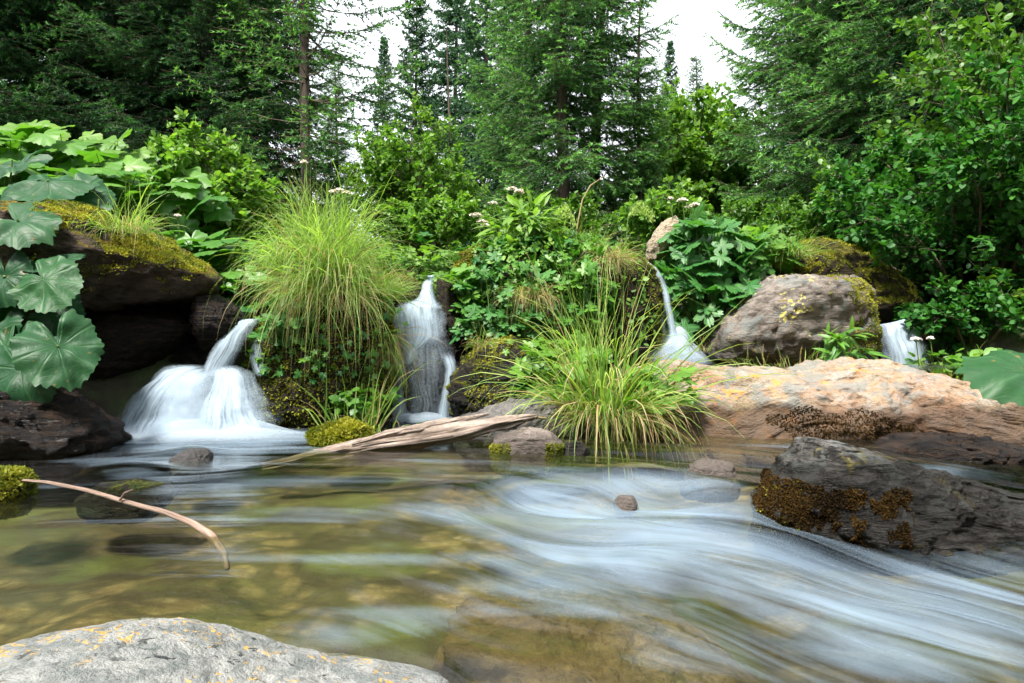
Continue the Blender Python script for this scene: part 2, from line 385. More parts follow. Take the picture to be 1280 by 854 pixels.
soil = k.mix(k.ramp(sp.outputs[2], [(.7, 0.), (1., .8)]), soil, (.03, .06, .012))
isb = k.math('GREATER_THAN', sp.outputs[2], .03); col = k.mix(isb, bedc, soil)
p = k.n('BsdfPrincipled'); p.inputs['Roughness'].default_value = .85; k.l(col, p.inputs['Base Color'])
k.l(k.bump(k.noise(pos, 14, 6, .6), .7, .03), p.inputs['Normal']); k.out(p.outputs[0]); M['ground'] = m
xs = spread_axis(-4.5, 4.5, .06, 190, 46); ys = spread_axis(-1.5, 7, .06, 190, 46)
X, Y, f = grid(xs, ys); g = Geo(); g.add(np.stack([X, Y, gz(X, Y)], 1), f)
tag(g.build('ground', M['ground']), kind='structure')

# ------------------------------------------------------------ water
def wz(x, y):
    x = np.asarray(x, float); y = np.asarray(y, float)
    stepY = 2.52+.10*np.sin(x*5.0)+.06*np.sin(x*13+1)
    a = sm(-.5, .15, x)
    z = -.085*a*sm(stepY, stepY-.26, y)                                # the little ledge right of the middle
    s = x*.75-(y-1.4)*.65
    z = z-.10*sm(-.1, 1.3, s)
    cx, cy = -.8, -.3; r = np.hypot(x-cx, y-cy); th = np.arctan2(x-cx, y-cy)
    q = np.stack([r*7, th*2.4, 0*r], -1); z = z+.013*fbm(q, 3, 5)*(.35+sm(-.6, .6, x)*1.2)+.035*fbm(np.stack([r*3.2, th*5.5, 0*r], -1), 2, 15)*sm(-.5, .4, x)*sm(2.7, 2.3, y)
    for (px, py, h, w_) in [(160, 588, .035, .17), (238, 566, .03, .13), (690, 600, .02, .2), (800, 592, .03, .13), (905, 588, .0, .2), (470, 780, .02, .15), (330, 590, .022, .16), (560, 612, .02, .14), (640, 650, .02, .12)]:
        Yd = .5*F/(py-427); X0 = (px-640)/F*Yd
        z = z+h*np.exp(-(((x-X0)/w_)**2+((y-Yd)/(w_*.7))**2))
    return z
FOAM = [ # picture-plane ellipses: x, y, half width, half height, strength — where the water runs white
 (240, 548, 190, 12, 1.3), (250, 540, 130, 12, 1.4), (170, 590, 60, 12, .5), (50, 618, 70, 14, .45), (255, 564, 60, 6, .7), (270, 578, 60, 7, .5), (400, 563, 90, 5, .3),
 (530, 530, 60, 10, 1.0), (620, 588, 110, 9, .3), (690, 615, 70, 20, 1.3), (730, 645, 120, 35, .95), (770, 665, 90, 30, .6), (780, 605, 30, 12, .9), (850, 606, 60, 16, 1.1), (620, 640, 90, 20, .55), (520, 606, 130, 10, .25),
 (780, 690, 150, 60, .62), (890, 690, 130, 60, .65), (960, 740, 140, 60, .7), (700, 720, 110, 34, .6), (1100, 790, 170, 60, .85), (1220, 740, 130, 60, .6), (1020, 780, 120, 50, .7), (1230, 820, 140, 50, .65),
 (440, 795, 95, 20, .62), (520, 780, 60, 14, .4), (1000, 560, 120, 10, .35), (1200, 590, 90, 12, .6), (1090, 845, 120, 30, .6), (840, 640, 90, 26, .5), (330, 604, 150, 9, .5), (480, 640, 150, 10, .45), (300, 650, 200, 6, .3), (420, 698, 260, 7, .42), (620, 765, 230, 9, .5), (130, 575, 90, 7, .45), (90, 650, 100, 8, .3), (560, 575, 90, 5, .35), (560, 700, 260, 10, .28), (700, 735, 260, 10, .3), (790, 830, 80, 20, .35), (900, 800, 80, 40, .35)]
xs = spread_axis(-3.9, 3.9, .022, 1.2, 8); ys = np.concatenate([np.arange(-1.5, .5, .1), np.arange(.5, 5.0, .018)])
X, Y, f = grid(xs, ys); Z = wz(X, Y); Z = Z
px = 640+X/np.maximum(Y, .2)*F; py = 427-(Z-CH)/np.maximum(Y, .2)*F
foam = np.zeros_like(X)
for (ex, ey, ew, eh, st) in FOAM: foam = foam+st*np.exp(-(((px-ex)/ew)**2+((py-ey)/eh)**2)*1.1)
foam = 1-np.exp(-foam*.56)
cx, cyy = -.8, -.3; r = np.hypot(X-cx, Y-cyy); th = np.arctan2(X-cx, Y-cyy)
g = Geo(); g.add(np.stack([X, Y, Z], 1), f, foam, np.stack([th, r, 0*r], 1))
def foam_shader(k, col=(.62, .70, .78)):
    d = k.n('BsdfDiffuse'); d.inputs[0].default_value = (*col, 1); tr = k.n('BsdfTranslucent'); tr.inputs[0].default_value = (*col, 1)
    mx = k.n('MixShader'); mx.inputs[0].default_value = .35; k.l(d.outputs[0], mx.inputs[1]); k.l(tr.outputs[0], mx.inputs[2]); return mx.outputs[0]
m, t = mat_new('stream_water'); k = NT(t); wv = k.attr('w', 'Vector'); tt = k.attr('t'); gp = k.n('NewGeometry').outputs['Position']
s1 = k.noise(k.mapping(wv, (2.6, 9, 1)), 1, 5, .6, 1.1); s2 = k.noise(k.mapping(wv, (3.4, 46, 1)), 1, 4, .65, .5); s3 = k.noise(k.mapping(wv, (2.4, 3.4, 1)), 1, 3, .5, 1.4)
st = k.math('ADD', k.math('MULTIPLY', s1, .5), k.math('ADD', k.math('MULTIPLY', s2, .16), k.math('MULTIPLY', s3, .72)))
ff = k.math('ADD', k.math('MULTIPLY', tt, .95), k.math('MULTIPLY', k.math('SUBTRACT', st, .71), k.math('ADD', .4, k.math('MULTIPLY', tt, 2.6))))
ff = k.ramp(ff, [(.10, 0.), (.88, .92)])
tp = k.n('BsdfTransparent'); tp.inputs[0].default_value = (.78, .80, .64, 1)
gl = k.n('BsdfGlossy'); gl.inputs['Roughness'].default_value = .17; gl.inputs[0].default_value = (1, 1, 1, 1)
fr = k.n('Fresnel'); fr.inputs[0].default_value = 1.33
hb = k.math('ADD', k.math('MULTIPLY', s1, 1.), k.math('MULTIPLY', s3, 1.4)); bn = k.bump(hb, .22, .02)
k.l(bn, gl.inputs['Normal']); k.l(bn, fr.inputs['Normal'])
a = k.n('MixShader'); k.l(fr.outputs[0], a.inputs[0]); k.l(tp.outputs[0], a.inputs[1]); k.l(gl.outputs[0], a.inputs[2])
fo = foam_shader(k, (.25, .335, .43)); b = k.n('MixShader'); k.l(ff, b.inputs[0]); k.l(a.outputs[0], b.inputs[1]); k.l(fo, b.inputs[2]); k.out(b.outputs[0])
M['water'] = m
tag(g.build('water', m), kind='structure')
X, Y, f = grid(np.arange(.45, 3.5, .05), np.arange(4.0, 6.0, .05)); g = Geo()
foam = 1-np.exp(-1.5*(1.2*np.exp(-(((X-1.28)/.3)**2+((Y-5.0)/.2)**2))+1.2*np.exp(-(((X-2.95)/.35)**2+((Y-5.1)/.2)**2))))
g.add(np.stack([X, Y, .335+.01*fbm(np.stack([X*3, Y*6, 0*X], 1), 3)], 1), f, foam, np.stack([X*.5, Y, 0*X], 1)); tag(g.build('water', m), kind='structure')

# ------------------------------------------------------------ rocks: boulders grown round an outline, each at its own distance and depth
_ico = {}
def ico(n):
    if n not in _ico:
        import bmesh
        bm = bmesh.new(); bmesh.ops.create_icosphere(bm, subdivisions=n, radius=1)
        _ico[n] = (np.array([v.co[:] for v in bm.verts]), np.array([[v.index for v in q.verts] for q in bm.faces])); bm.free()
    return _ico[n]
def rock_geo(outline, Yd, T, seed=0, res=6, box=.75, amp=.05, fine=.012, crack=.03, strata=(0, 0, 1), back=1.0, lean=0.0, fr=2.2, facets=12):
    V, Fc = ico(res)
    P = np.array([W(a, b, Yd) for a, b in outline]); c = (P.max(0)+P.min(0))/2; q = P[:, [0, 2]]-c[[0, 2]]
    an = np.arctan2(q[:, 1], q[:, 0]); ra = np.hypot(q[:, 0], q[:, 1])
    # resample the closed outline densely by straight edges, then read radius by angle
    dense = np.concatenate([q[i]+(q[(i+1) % len(q)]-q[i])*np.linspace(0, 1, 24, endpoint=False)[:, None] for i in range(len(q))])
    da = np.arctan2(dense[:, 1], dense[:, 0]); dr = np.hypot(dense[:, 0], dense[:, 1]); o_ = np.argsort(da); da, dr = da[o_], dr[o_]
    kk = 5; drp = np.concatenate([dr[-kk:], dr, dr[:kk]]); dr = np.convolve(drp, np.ones(2*kk+1)/(2*kk+1), 'valid')
    th = np.arctan2(V[:, 2], V[:, 0]); m_ = np.hypot(V[:, 0], V[:, 2]); r = np.interp(th, da, dr, period=2*np.pi)
    mm = m_**box; x = r*mm*np.cos(th); z = r*mm*np.sin(th); y = np.sign(V[:, 1])*np.abs(V[:, 1])**.8*T*np.where(V[:, 1] > 0, back, 1)+lean*z
    Q = np.stack([x, y, z], 1)+c; size = dr.mean(); nv = nrm(np.stack([x/size**2, y/T**2, z/size**2], 1))
    rs = np.random.default_rng(seed+500); sc3 = np.array([size, T, size]); Qc = (Q-c)/sc3
    for _ in range(facets):
        n_ = rs.normal(0, 1, 3); n_ /= np.linalg.norm(n_); d_ = Qc@n_; thr = np.quantile(d_, .995)*rs.uniform(.80, .95); ov = np.maximum(0, d_-thr); Qc = Qc-n_*(ov*.85)[:, None]
    Q = Qc*sc3+c
    s = fr/max(size, .05)
    n = fbm(Q*s*.6+seed*3.1, 3, seed); rid = 1-np.abs(fbm(Q*s*1.3+seed, 3, seed+20)); fc = fbm(Q*s*5, 4, seed+40)
    st = np.asarray(strata, float); st = st/np.linalg.norm(st); proj = Q@st; lay = vnoise(np.stack([proj*s*5, Q[:, 0]*s*.4, Q[:, 1]*s*.4], 1), seed+60)
    rid2 = 1-np.abs(fbm(Q*s*3.5+seed*2, 3, seed+80)); d = -crack*size*1.2*np.maximum(0, rid2-.7)+amp*size*3*n*.35-crack*size*3*np.maximum(0, rid-.62)*1.0+fine*size*3*fc+crack*size*lay
    Q = Q+nv*d[:, None]; return Q, Fc
ROCKS = {}
def rock(label, outline, Yd, T, mat, key=None, cat='boulder', name='boulder', **kw):
    V, Fc = rock_geo(outline, Yd, T, **kw); c = V.mean(0); c[2] = V[:, 2].min()
    g = Geo(); g.add(V-c, Fc, .5); o = g.build(name, mat); o.location = tuple(c); tag(o, label, cat)
    if key: 
        a, b, cc = V[Fc[:, 0]], V[Fc[:, 1]], V[Fc[:, 2]]; N = np.cross(b-a, cc-a); ROCKS[key] = (V, Fc, N, o, c)
    return o
def on_rock(key, n, cond):
    V, Fc, N, o, c = ROCKS[key]; A = np.linalg.norm(N, axis=1); i = rng.choice(len(Fc), n, p=A/A.sum())
    u, v = U(0, 1, n), U(0, 1, n); fl = u+v > 1; u[fl] = 1-u[fl]; v[fl] = 1-v[fl]
    P = V[Fc[i, 0]]+(V[Fc[i, 1]]-V[Fc[i, 0]])*u[:, None]+(V[Fc[i, 2]]-V[Fc[i, 0]])*v[:, None]; Nn = nrm(N[i])
    px = 640+P[:, 0]/P[:, 1]*F; py = 427-(P[:, 2]-CH)/P[:, 1]*F
    m_ = cond(px, py, Nn, P); return P[m_], Nn[m_]
def moss_part(key, n, cond, size=.012, name='moss', mat='mossleaf', tr=(.1, 1)):
    P, Nn = on_rock(key, n, cond); V, Fc, N, o, c = ROCKS[key]; g = Geo()
    if len(P) == 0: return
    D = nrm(Nn+rng.normal(0, .6, P.shape)); t = np.clip(.5+.6*fbm(P*9, 3, 5)+U(-.25, .25, len(P)), *tr)
    L = size*U(.6, 1.6, len(P)); X, Yv, Z = frames(D, rng.normal(0, 1, P.shape))
    tv, tf = LANCE; n_ = len(P); m = len(tv)
    VV = (P-c)[:, None]+L[:, None, None]*(tv[None, :, 0:1]*2.2*X[:, None]+tv[None, :, 1:2]*Yv[:, None]+tv[None, :, 2:3]*Z[:, None])
    g.add(VV.reshape(-1, 3), (tf[None]+(np.arange(n_)*m)[:, None, None]).reshape(-1, 4), np.repeat(t, m)); g.build(name, M[mat], o)

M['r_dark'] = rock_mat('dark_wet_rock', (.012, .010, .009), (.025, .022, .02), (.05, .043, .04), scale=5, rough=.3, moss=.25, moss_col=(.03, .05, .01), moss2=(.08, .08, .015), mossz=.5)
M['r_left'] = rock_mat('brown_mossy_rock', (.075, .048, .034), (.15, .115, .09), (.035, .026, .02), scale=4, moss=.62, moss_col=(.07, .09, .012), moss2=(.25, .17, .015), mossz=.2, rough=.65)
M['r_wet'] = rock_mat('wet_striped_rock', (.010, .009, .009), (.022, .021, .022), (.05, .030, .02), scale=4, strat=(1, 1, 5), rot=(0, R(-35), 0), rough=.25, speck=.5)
M['r_red'] = rock_mat('red_granite', (.36, .21, .13), (.33, .26, .17), (.34, .325, .30), scale=2.6, strat=(1, 1, 2.2), rot=(0, R(15), 0), wetz=.13, speck=.45, spots=.2, rough=.7, lichen=.4, lich_col=(.5, .22, .06))
M['r_grey'] = rock_mat('grey_brown_rock', (.33, .285, .25), (.19, .155, .13), (.07, .06, .053), scale=3.2, wetz=.50, spots=.3, moss=.3, mossz=.6, moss_col=(.09, .08, .012), moss2=(.26, .17, .02), lichen=.2)
M['r_moss'] = rock_mat('moss_covered_rock', (.06, .045, .03), (.09, .07, .045), (.04, .03, .02), scale=5, moss=.9, mossz=0, moss_col=(.06, .06, .012), moss2=(.16, .14, .02))
M['r_mossdark'] = rock_mat('dark_mossy_rock', (.02, .016, .012), (.045, .035, .022), (.03, .022, .014), scale=6, moss=.5, mossz=.3, moss_col=(.03, .045, .008), moss2=(.07, .07, .012), rough=.5)
M['r_front'] = rock_mat('dark_streaked_rock', (.030, .026, .023), (.012, .010, .009), (.30, .285, .27), scale=3.2, strat=(.7, 1, 4), rot=(0, R(18), 0), wetz=.09, speck=.8, rough=.5, spots=.4, lichen=.1, lich_col=(.2, .17, .04))
M['r_near'] = rock_mat('lichen_spotted_granite', (.29, .30, .29), (.40, .40, .38), (.17, .185, .18), scale=5, speck=.55, lichen=.75, lich_col=(.5, .30, .06), rough=.8, spots=.9, moss=.12, mossz=.9, moss_col=(.12, .13, .04), moss2=(.2, .2, .08))
M['r_slab'] = rock_mat('smooth_grey_slab', (.19, .18, .18), (.13, .12, .12), (.25, .23, .22), scale=3, wetz=.06, rough=.6, strat=(1, 1, 3))
M['r_pink'] = rock_mat('pale_pink_granite', (.42, .34, .30), (.28, .24, .21), (.50, .44, .40), scale=6, wetz=.05, speck=.7, moss=.15, mossz=.7)
M['r_slate'] = rock_mat('dark_slate', (.02, .017, .015), (.045, .04, .036), (.012, .010, .009), scale=5, strat=(1, 1, 6), rot=(0, R(30), 0), moss=.45, mossz=.45, moss_col=(.06, .07, .012), moss2=(.12, .10, .015), rough=.4)
M['r_tan'] = rock_mat('pale_tan_rock', (.45, .34, .22), (.36, .30, .22), (.5, .42, .32), scale=5)
M['r_sub'] = rock_mat('brown_river_stone', (.22, .15, .08), (.34, .25, .16), (.12, .09, .05), scale=6, speck=.5, rough=.5)

rock('large brown boulder under moss and butterbur at the left bank, overhanging the dark hollow', [(-90, 300), (-20, 262), (40, 258), (90, 262), (150, 272), (200, 290), (240, 308), (262, 332), (266, 352), (248, 372), (200, 380), (120, 388), (0, 395), (-100, 390)], 3.85, .55, M['r_left'], 'L', seed=1, box=.7, crack=.04)
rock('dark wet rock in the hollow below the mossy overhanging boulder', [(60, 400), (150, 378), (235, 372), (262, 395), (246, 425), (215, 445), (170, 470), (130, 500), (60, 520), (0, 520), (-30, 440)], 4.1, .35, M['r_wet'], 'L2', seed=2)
rock('glossy wet dark rock at the left edge of the pool beneath the big round leaves', [(-90, 480), (-10, 474), (45, 482), (92, 502), (128, 524), (142, 546), (138, 585), (0, 600), (-90, 600)], 3.15, .35, M['r_wet'], 'LW', seed=3, crack=.06, strata=(.6, 0, 1))
rock('small reddish wet rock wedged between the overhanging boulder and the left waterfall', [(252, 366), (268, 362), (290, 380), (304, 402), (296, 440), (262, 440), (246, 410)], 4.0, .2, M['r_wet'], seed=4)
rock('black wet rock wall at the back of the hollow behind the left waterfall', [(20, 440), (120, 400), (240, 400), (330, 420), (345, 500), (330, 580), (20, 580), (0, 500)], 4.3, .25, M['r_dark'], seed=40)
rock('dark mossy rock hidden under the big hanging grass tuft beside the left waterfall', [(318, 410), (345, 385), (400, 350), (470, 355), (492, 390), (492, 460), (486, 560), (400, 560), (330, 560), (316, 480)], 4.25, .35, M['r_mossdark'], 'G', seed=5)
rock('low wet stone that splits the left waterfall into two veils', [(180, 500), (215, 470), (255, 466), (290, 472), (320, 500), (330, 560), (170, 560)], 4.0, .2, M['r_dark'], seed=6)
rock('small mossy rock at the left lip of the middle waterfall', [(462, 352), (500, 340), (524, 352), (530, 385), (500, 400), (465, 390)], 4.85, .25, M['r_moss'], 'F2a', seed=7)
rock('rounded mossy rock at the right lip of the middle waterfall', [(545, 350), (560, 340), (585, 350), (600, 400), (590, 450), (560, 430), (548, 390)], 4.8, .25, M['r_mossdark'], seed=8)
rock('dark rock wall behind the middle waterfall', [(480, 385), (520, 372), (545, 378), (575, 400), (590, 470), (590, 570), (480, 570), (475, 450)], 4.85, .3, M['r_dark'], seed=9)
rock('rounded dark stone with the middle waterfall running over it', [(508, 450), (525, 436), (545, 434), (560, 450), (566, 500), (560, 545), (505, 545), (500, 490)], 4.45, .18, M['r_dark'], seed=10)
rock('dark slate boulder with a mossy edge right of the middle waterfall', [(560, 480), (575, 450), (600, 425), (640, 418), (680, 440), (690, 490), (640, 530), (585, 545), (562, 520)], 4.2, .35, M['r_slate'], 'S', seed=11, crack=.06, strata=(.4, 0, 1))
rock('big earthy mound of moss between the middle and the right-hand thin waterfall', [(562, 345), (600, 318), (660, 305), (740, 308), (790, 330), (800, 380), (795, 470), (700, 500), (600, 480), (565, 410)], 4.95, .55, M['r_mossdark'], 'M', cat='mound', name='mossy_mound', seed=12)
rock('orange-brown mossy hump on top of the leafy mound above the middle waterfall', [(564, 345), (575, 318), (600, 308), (625, 318), (635, 345), (600, 360)], 4.75, .18, M['r_moss'], 'MH', seed=13)
rock('dark dripping mossy rock the thin waterfall drops from', [(748, 335), (775, 314), (800, 320), (818, 340), (826, 380), (822, 440), (760, 450), (745, 390)], 5.0, .3, M['r_mossdark'], 'F3', seed=14)
rock('pale tan leaning rock beside the top of the thin waterfall', [(806, 332), (811, 302), (824, 280), (844, 268), (852, 276), (834, 304), (824, 334)], 5.3, .15, M['r_tan'], seed=15, res=5)
rock('flat grey slab behind the driftwood log', [(565, 528), (600, 508), (645, 492), (700, 488), (740, 498), (760, 540), (740, 580), (600, 590), (560, 560)], 4.0, .45, M['r_slab'], 'SL', seed=16, box=.6)
rock('pale pinkish granite stone holding up the end of the driftwood log', [(612, 560), (622, 540), (650, 531), (688, 539), (706, 560), (704, 590), (620, 592)], 3.15, .16, M['r_pink'], 'PK', seed=17, res=5)
rock('small dark blue-grey stone right of the pinkish granite stone', [(698, 560), (708, 550), (728, 552), (738, 564), (732, 585), (700, 585)], 3.15, .08, M['r_dark'], cat='stone', name='stone', seed=18, res=5)
rock('broad reddish and yellow granite boulder across the right bank', [(690, 545), (705, 500), (770, 466), (850, 452), (930, 460), (985, 462), (1040, 450), (1090, 450), (1150, 468), (1220, 488), (1310, 505), (1360, 540), (1350, 610), (1180, 620), (1000, 610), (860, 600), (750, 590)], 4.1, .62, M['r_red'], 'RED', seed=19, box=.6, res=7, facets=6, amp=.025, fine=.008, crack=.02, strata=(-.3, 0, 1))
rock('dark blue-grey wet ledge at the foot of the red granite boulder by the right edge', [(1080, 565), (1140, 545), (1220, 545), (1300, 560), (1340, 590), (1300, 620), (1100, 615)], 3.25, .3, M['r_wet'], seed=20, crack=.05)
rock('grey-brown boulder with yellow moss on its right side, behind the red granite boulder', [(868, 432), (888, 402), (925, 372), (958, 348), (1000, 336), (1045, 342), (1070, 362), (1080, 395), (1078, 440), (1066, 470), (960, 470), (880, 462)], 4.95, .5, M['r_grey'], 'GR', seed=21, box=.65, crack=.035)
rock('long moss-covered rock arching down behind the grey-brown boulder', [(950, 340), (985, 308), (1015, 298), (1048, 306), (1090, 330), (1126, 356), (1146, 382), (1132, 396), (1090, 404), (1000, 410), (950, 390)], 5.55, .35, M['r_moss'], 'ARCH', seed=22, box=.7)
rock('dark rock beneath the right end of the arching mossy rock', [(1080, 400), (1130, 392), (1140, 420), (1130, 480), (1080, 480)], 5.75, .2, M['r_dark'], seed=23, res=5)
rock('dark hollowed rock bank right of the far right waterfall under the alder', [(1150, 400), (1200, 385), (1300, 380), (1400, 400), (1400, 520), (1200, 500), (1150, 470)], 5.3, .4, M['r_mossdark'], seed=24)
rock('big dark streaked boulder in the rapids, red-brown moss on its left face', [(900, 655), (918, 605), (962, 562), (1003, 545), (1060, 555), (1130, 578), (1200, 598), (1290, 622), (1370, 650), (1380, 720), (1200, 730), (1060, 715), (960, 680)], 2.36, .24, M['r_front'], 'FR', seed=25, box=.62, res=7, facets=9, amp=.03, crack=.04, fine=.008, strata=(.35, 0, 1))
rock('pale lichen-spotted boulder at the bottom left, nearest the camera', [(-200, 890), (-80, 852), (20, 834), (100, 834), (170, 850), (270, 882), (380, 908), (470, 914), (560, 930), (640, 955), (680, 1010), (600, 1150), (-200, 1150)], .88, .3, M['r_near'], 'NR', seed=26, facets=5, box=.55, res=7, amp=.012, crack=.008, fine=.004)
rock('brown half-sunk stone with water sliding over it, left of the pool', [(100, 620), (125, 606), (165, 600), (205, 604), (215, 618), (205, 650), (110, 650)], 2.4, .12, M['r_dark'], 'SB', cat='stone', name='stone', seed=27, res=5)
rock('little mossy stone at the left frame edge where the bare branch starts', [(-40, 600), (-10, 588), (20, 588), (32, 604), (28, 650), (-40, 650)], 2.2, .1, M['r_mossdark'], 'ML', cat='stone', name='stone', seed=28, res=5)
rock('small rounded stone under a smooth water hump below the left waterfall', [(215, 572), (235, 561), (255, 562), (266, 574), (258, 600), (215, 600)], 2.9, .1, M['r_slab'], cat='stone', name='stone', seed=29, res=5)
rock('pale speckled stone breaking the surface left of the dark streaked boulder', [(846, 600), (858, 582), (885, 574), (912, 577), (928, 592), (918, 625), (850, 625)], 2.6, .10, M['r_pink'], cat='stone', name='stone', seed=30, res=5)
rock('tiny round stone in the lip of the rapids', [(766, 630), (774, 620), (790, 618), (798, 630), (785, 650), (772, 650)], 2.42, .06, M['r_pink'], cat='stone', name='stone', seed=31, res=4)
rock('brown mottled slab under shallow water at the bottom centre', [(470, 850), (560, 806), (680, 794), (800, 802), (900, 830), (980, 880), (900, 960), (500, 960)], 1.5, .5, M['r_sub'], 'UW', seed=32, box=.6, amp=.02)

# ------------------------------------------------------------ waterfalls
def fall_mat(name, dens=1.0, kx=15, soft=.28, lowv=.22):
    m, t = mat_new(name); k = NT(t); wv = k.attr('w', 'Vector'); sp = k.n('SeparateXYZ'); k.l(wv, sp.inputs[0]); u, v = sp.outputs[0], sp.outputs[1]
    gp = k.n('NewGeometry').outputs['Position']; un = k.math('ADD', u, k.math('MULTIPLY', k.math('SUBTRACT', k.noise(gp, 9, 4, .65), .5), .3))
    e = k.math('MULTIPLY', k.ramp(un, [(0., 0.), (soft, 1.), (1-soft, 1.), (1., 0.)]), k.attr('t'))
    cmb = k.n('CombineXYZ'); k.l(k.math('MULTIPLY', u, kx), cmb.inputs[0]); k.l(k.math('MULTIPLY', v, 1.6), cmb.inputs[1]); k.l(sp.outputs[2], cmb.inputs[2])
    s = k.noise(cmb.outputs[0], 1, 4, .65); s = k.ramp(s, [(.25, lowv), (.6, 1.)])
    al = k.math('MULTIPLY', k.math('MULTIPLY', e, s), dens, clamp=True)
    tp = k.n('BsdfTransparent'); fo = foam_shader(k, (.40, .49, .58)); mx = k.n('MixShader'); k.l(al, mx.inputs[0]); k.l(tp.outputs[0], mx.inputs[1]); k.l(fo, mx.inputs[2]); k.out(mx.outputs[0]); return m
M['fall'] = fall_mat('falling_water', 1.0); M['veil'] = fall_mat('thin_falling_water', .75, 22, .25, .1); M['mist'] = fall_mat('soft_falling_mist', .62, 4, .46, .6); M['thread'] = fall_mat('thin_water_threads', .26, 30, .2, 0)
m, t = mat_new('spray'); k = NT(t); tp = k.n('BsdfTransparent'); fo = foam_shader(k, (.44, .52, .60)); mx = k.n('MixShader')
k.l(k.math('MULTIPLY', k.attr('t'), .95, clamp=True), mx.inputs[0]); k.l(tp.outputs[0], mx.inputs[1]); k.l(fo, mx.inputs[2]); k.out(mx.outputs[0]); M['spray'] = m
def fall_sheet(name, rows, parent, mat, bulge=.08, nu=24, sub=8, fade=(.15, .12)):
    """rows: left x, left y, right x, right y (picture) and distance, from the lip down"""
    r = np.array(rows, float); n = len(r); s = np.linspace(0, n-1, (n-1)*sub+1)
    def cr(a):
        i = np.clip(np.floor(s).astype(int), 0, n-2); f_ = (s-i)[:, None]; g0 = a[np.clip(i-1, 0, n-1)]; g1 = a[i]; g2 = a[i+1]; g3 = a[np.clip(i+2, 0, n-1)]
        return .5*((2*g1)+(-g0+g2)*f_+(2*g0-5*g1+4*g2-g3)*f_**2+(-g0+3*g1-3*g2+g3)*f_**3)
    r = cr(r); Lp = np.array([W(a[0], a[1], a[4]) for a in r]); Rp = np.array([W(a[2], a[3], a[4]) for a in r])
    u = np.linspace(0, 1, nu); P = Lp[:, None]*(1-u[None, :, None])+Rp[:, None]*u[None, :, None]
    wdt = np.linalg.norm(Rp-Lp, axis=1); P[..., 1] -= np.sin(np.pi*u)[None]*(np.minimum(bulge, wdt*.45))[:, None]
    P = P+(.022*np.stack([fbm(P*7+a_, 3, 31+a_) for a_ in range(3)], -1))*(np.linspace(.2, 1, len(r))*np.clip(wdt*4, .12, 1))[:, None, None]
    mid = (Lp+Rp)/2; L = np.concatenate([[0], np.cumsum(np.linalg.norm(np.diff(mid, axis=0), axis=1))]); sn = L/L[-1]
    t = np.minimum(sm(0, fade[0], sn), sm(1, 1-fade[1], sn)) if fade[0] > 0 else sm(1.0001, 1-fade[1], sn)
    w = np.stack(np.broadcast_arrays(u[None], L[:, None]*2, parent.location[0]+0*u[None]), -1)
    nn = len(r); i = np.arange(nn-1)[:, None]*nu; j = np.arange(nu-1)[None]; f = np.stack([i+j, i+nu+j, i+nu+j+1, i+j+1], -1).reshape(-1, 4)
    g = Geo(); g.add(P.reshape(-1, 3)-np.array(parent.location), f, np.repeat(t, nu), w.reshape(-1, 3)); return g.build(name, mat, parent)
def spray(parent, c, rx, ry, h, amp=1.0, n=30):
    X, Y, f = grid(np.linspace(-1, 1, n), np.linspace(-1, 1, n)); r = np.hypot(X, Y); q = np.clip(1-r, 0, 1)
    for kk in range(2):
        hh = h*(1-.45*kk); nz = 1+.35*fbm(np.stack([X*2.5+c[0]*5, Y*2.5, 0*X+kk], 1), 3, 7)
        g = Geo(); g.add(np.stack([X*rx, Y*ry, hh*np.cos(np.minimum(r, 1)*1.57)**1.5*nz], 1)+c-np.array(parent.location)+np.array([0, 0, .006]), f, np.clip(q*1.7*nz, 0, 1)**1.4*amp)
        g.build('foam', M['spray'], parent)
w1 = thing('waterfall', 'left waterfall, a chute from the grass tuft fanning into two white veils', 'waterfall', W(245, 548, 3.55))
fall_sheet('stream', [(296, 400, 328, 398, 4.15), (290, 402, 322, 404, 4.0), (272, 425, 306, 430, 3.88), (258, 450, 290, 460, 3.82), (250, 468, 280, 480, 3.78)], w1, M['fall'], .05, fade=(0, .1))
fall_sheet('veil', [(258, 456, 274, 460, 3.84), (210, 456, 270, 478, 3.78), (182, 474, 262, 502, 3.7), (160, 502, 252, 526, 3.62), (136, 550, 244, 552, 3.55)], w1, M['fall'], .17)
fall_sheet('veil', [(268, 458, 288, 455, 3.82), (264, 480, 314, 464, 3.75), (252, 507, 330, 490, 3.67), (240, 528, 340, 518, 3.6), (228, 552, 356, 550, 3.53)], w1, M['fall'], .17)
fall_sheet('veil', [(236, 464, 300, 460, 3.86), (192, 474, 318, 474, 3.76), (152, 505, 340, 505, 3.66), (118, 552, 378, 552, 3.55)], w1, M['mist'], .2)
fall_sheet('trickle', [(318, 420, 332, 425, 4.0), (312, 445, 330, 450, 3.98), (318, 470, 336, 470, 3.95)], w1, M['veil'], .02)
spray(w1, W(248, 547, 3.55), .66, .3, .10, .85)
w2 = thing('waterfall', 'middle waterfall spreading in thin threads over a round dark stone', 'waterfall', W(530, 527, 4.3))
fall_sheet('stream', [(530, 346, 545, 344, 5.0), (526, 358, 541, 357, 4.85), (520, 372, 545, 372, 4.72), (498, 386, 554, 386, 4.62)], w2, M['fall'], .03, fade=(0, .05))
fall_sheet('veil', [(500, 376, 550, 374, 4.66), (487, 394, 557, 392, 4.56), (486, 425, 560, 420, 4.48), (487, 455, 530, 440, 4.42), (487, 490, 516, 485, 4.38), (486, 530, 520, 530, 4.3)], w2, M['fall'], .08, fade=(.08, .08))
fall_sheet('veil', [(494, 392, 552, 386, 4.6), (490, 415, 560, 410, 4.5), (500, 434, 564, 432, 4.36), (500, 452, 568, 455, 4.27), (505, 490, 566, 492, 4.24), (505, 530, 566, 530, 4.22)], w2, M['thread'], .1)
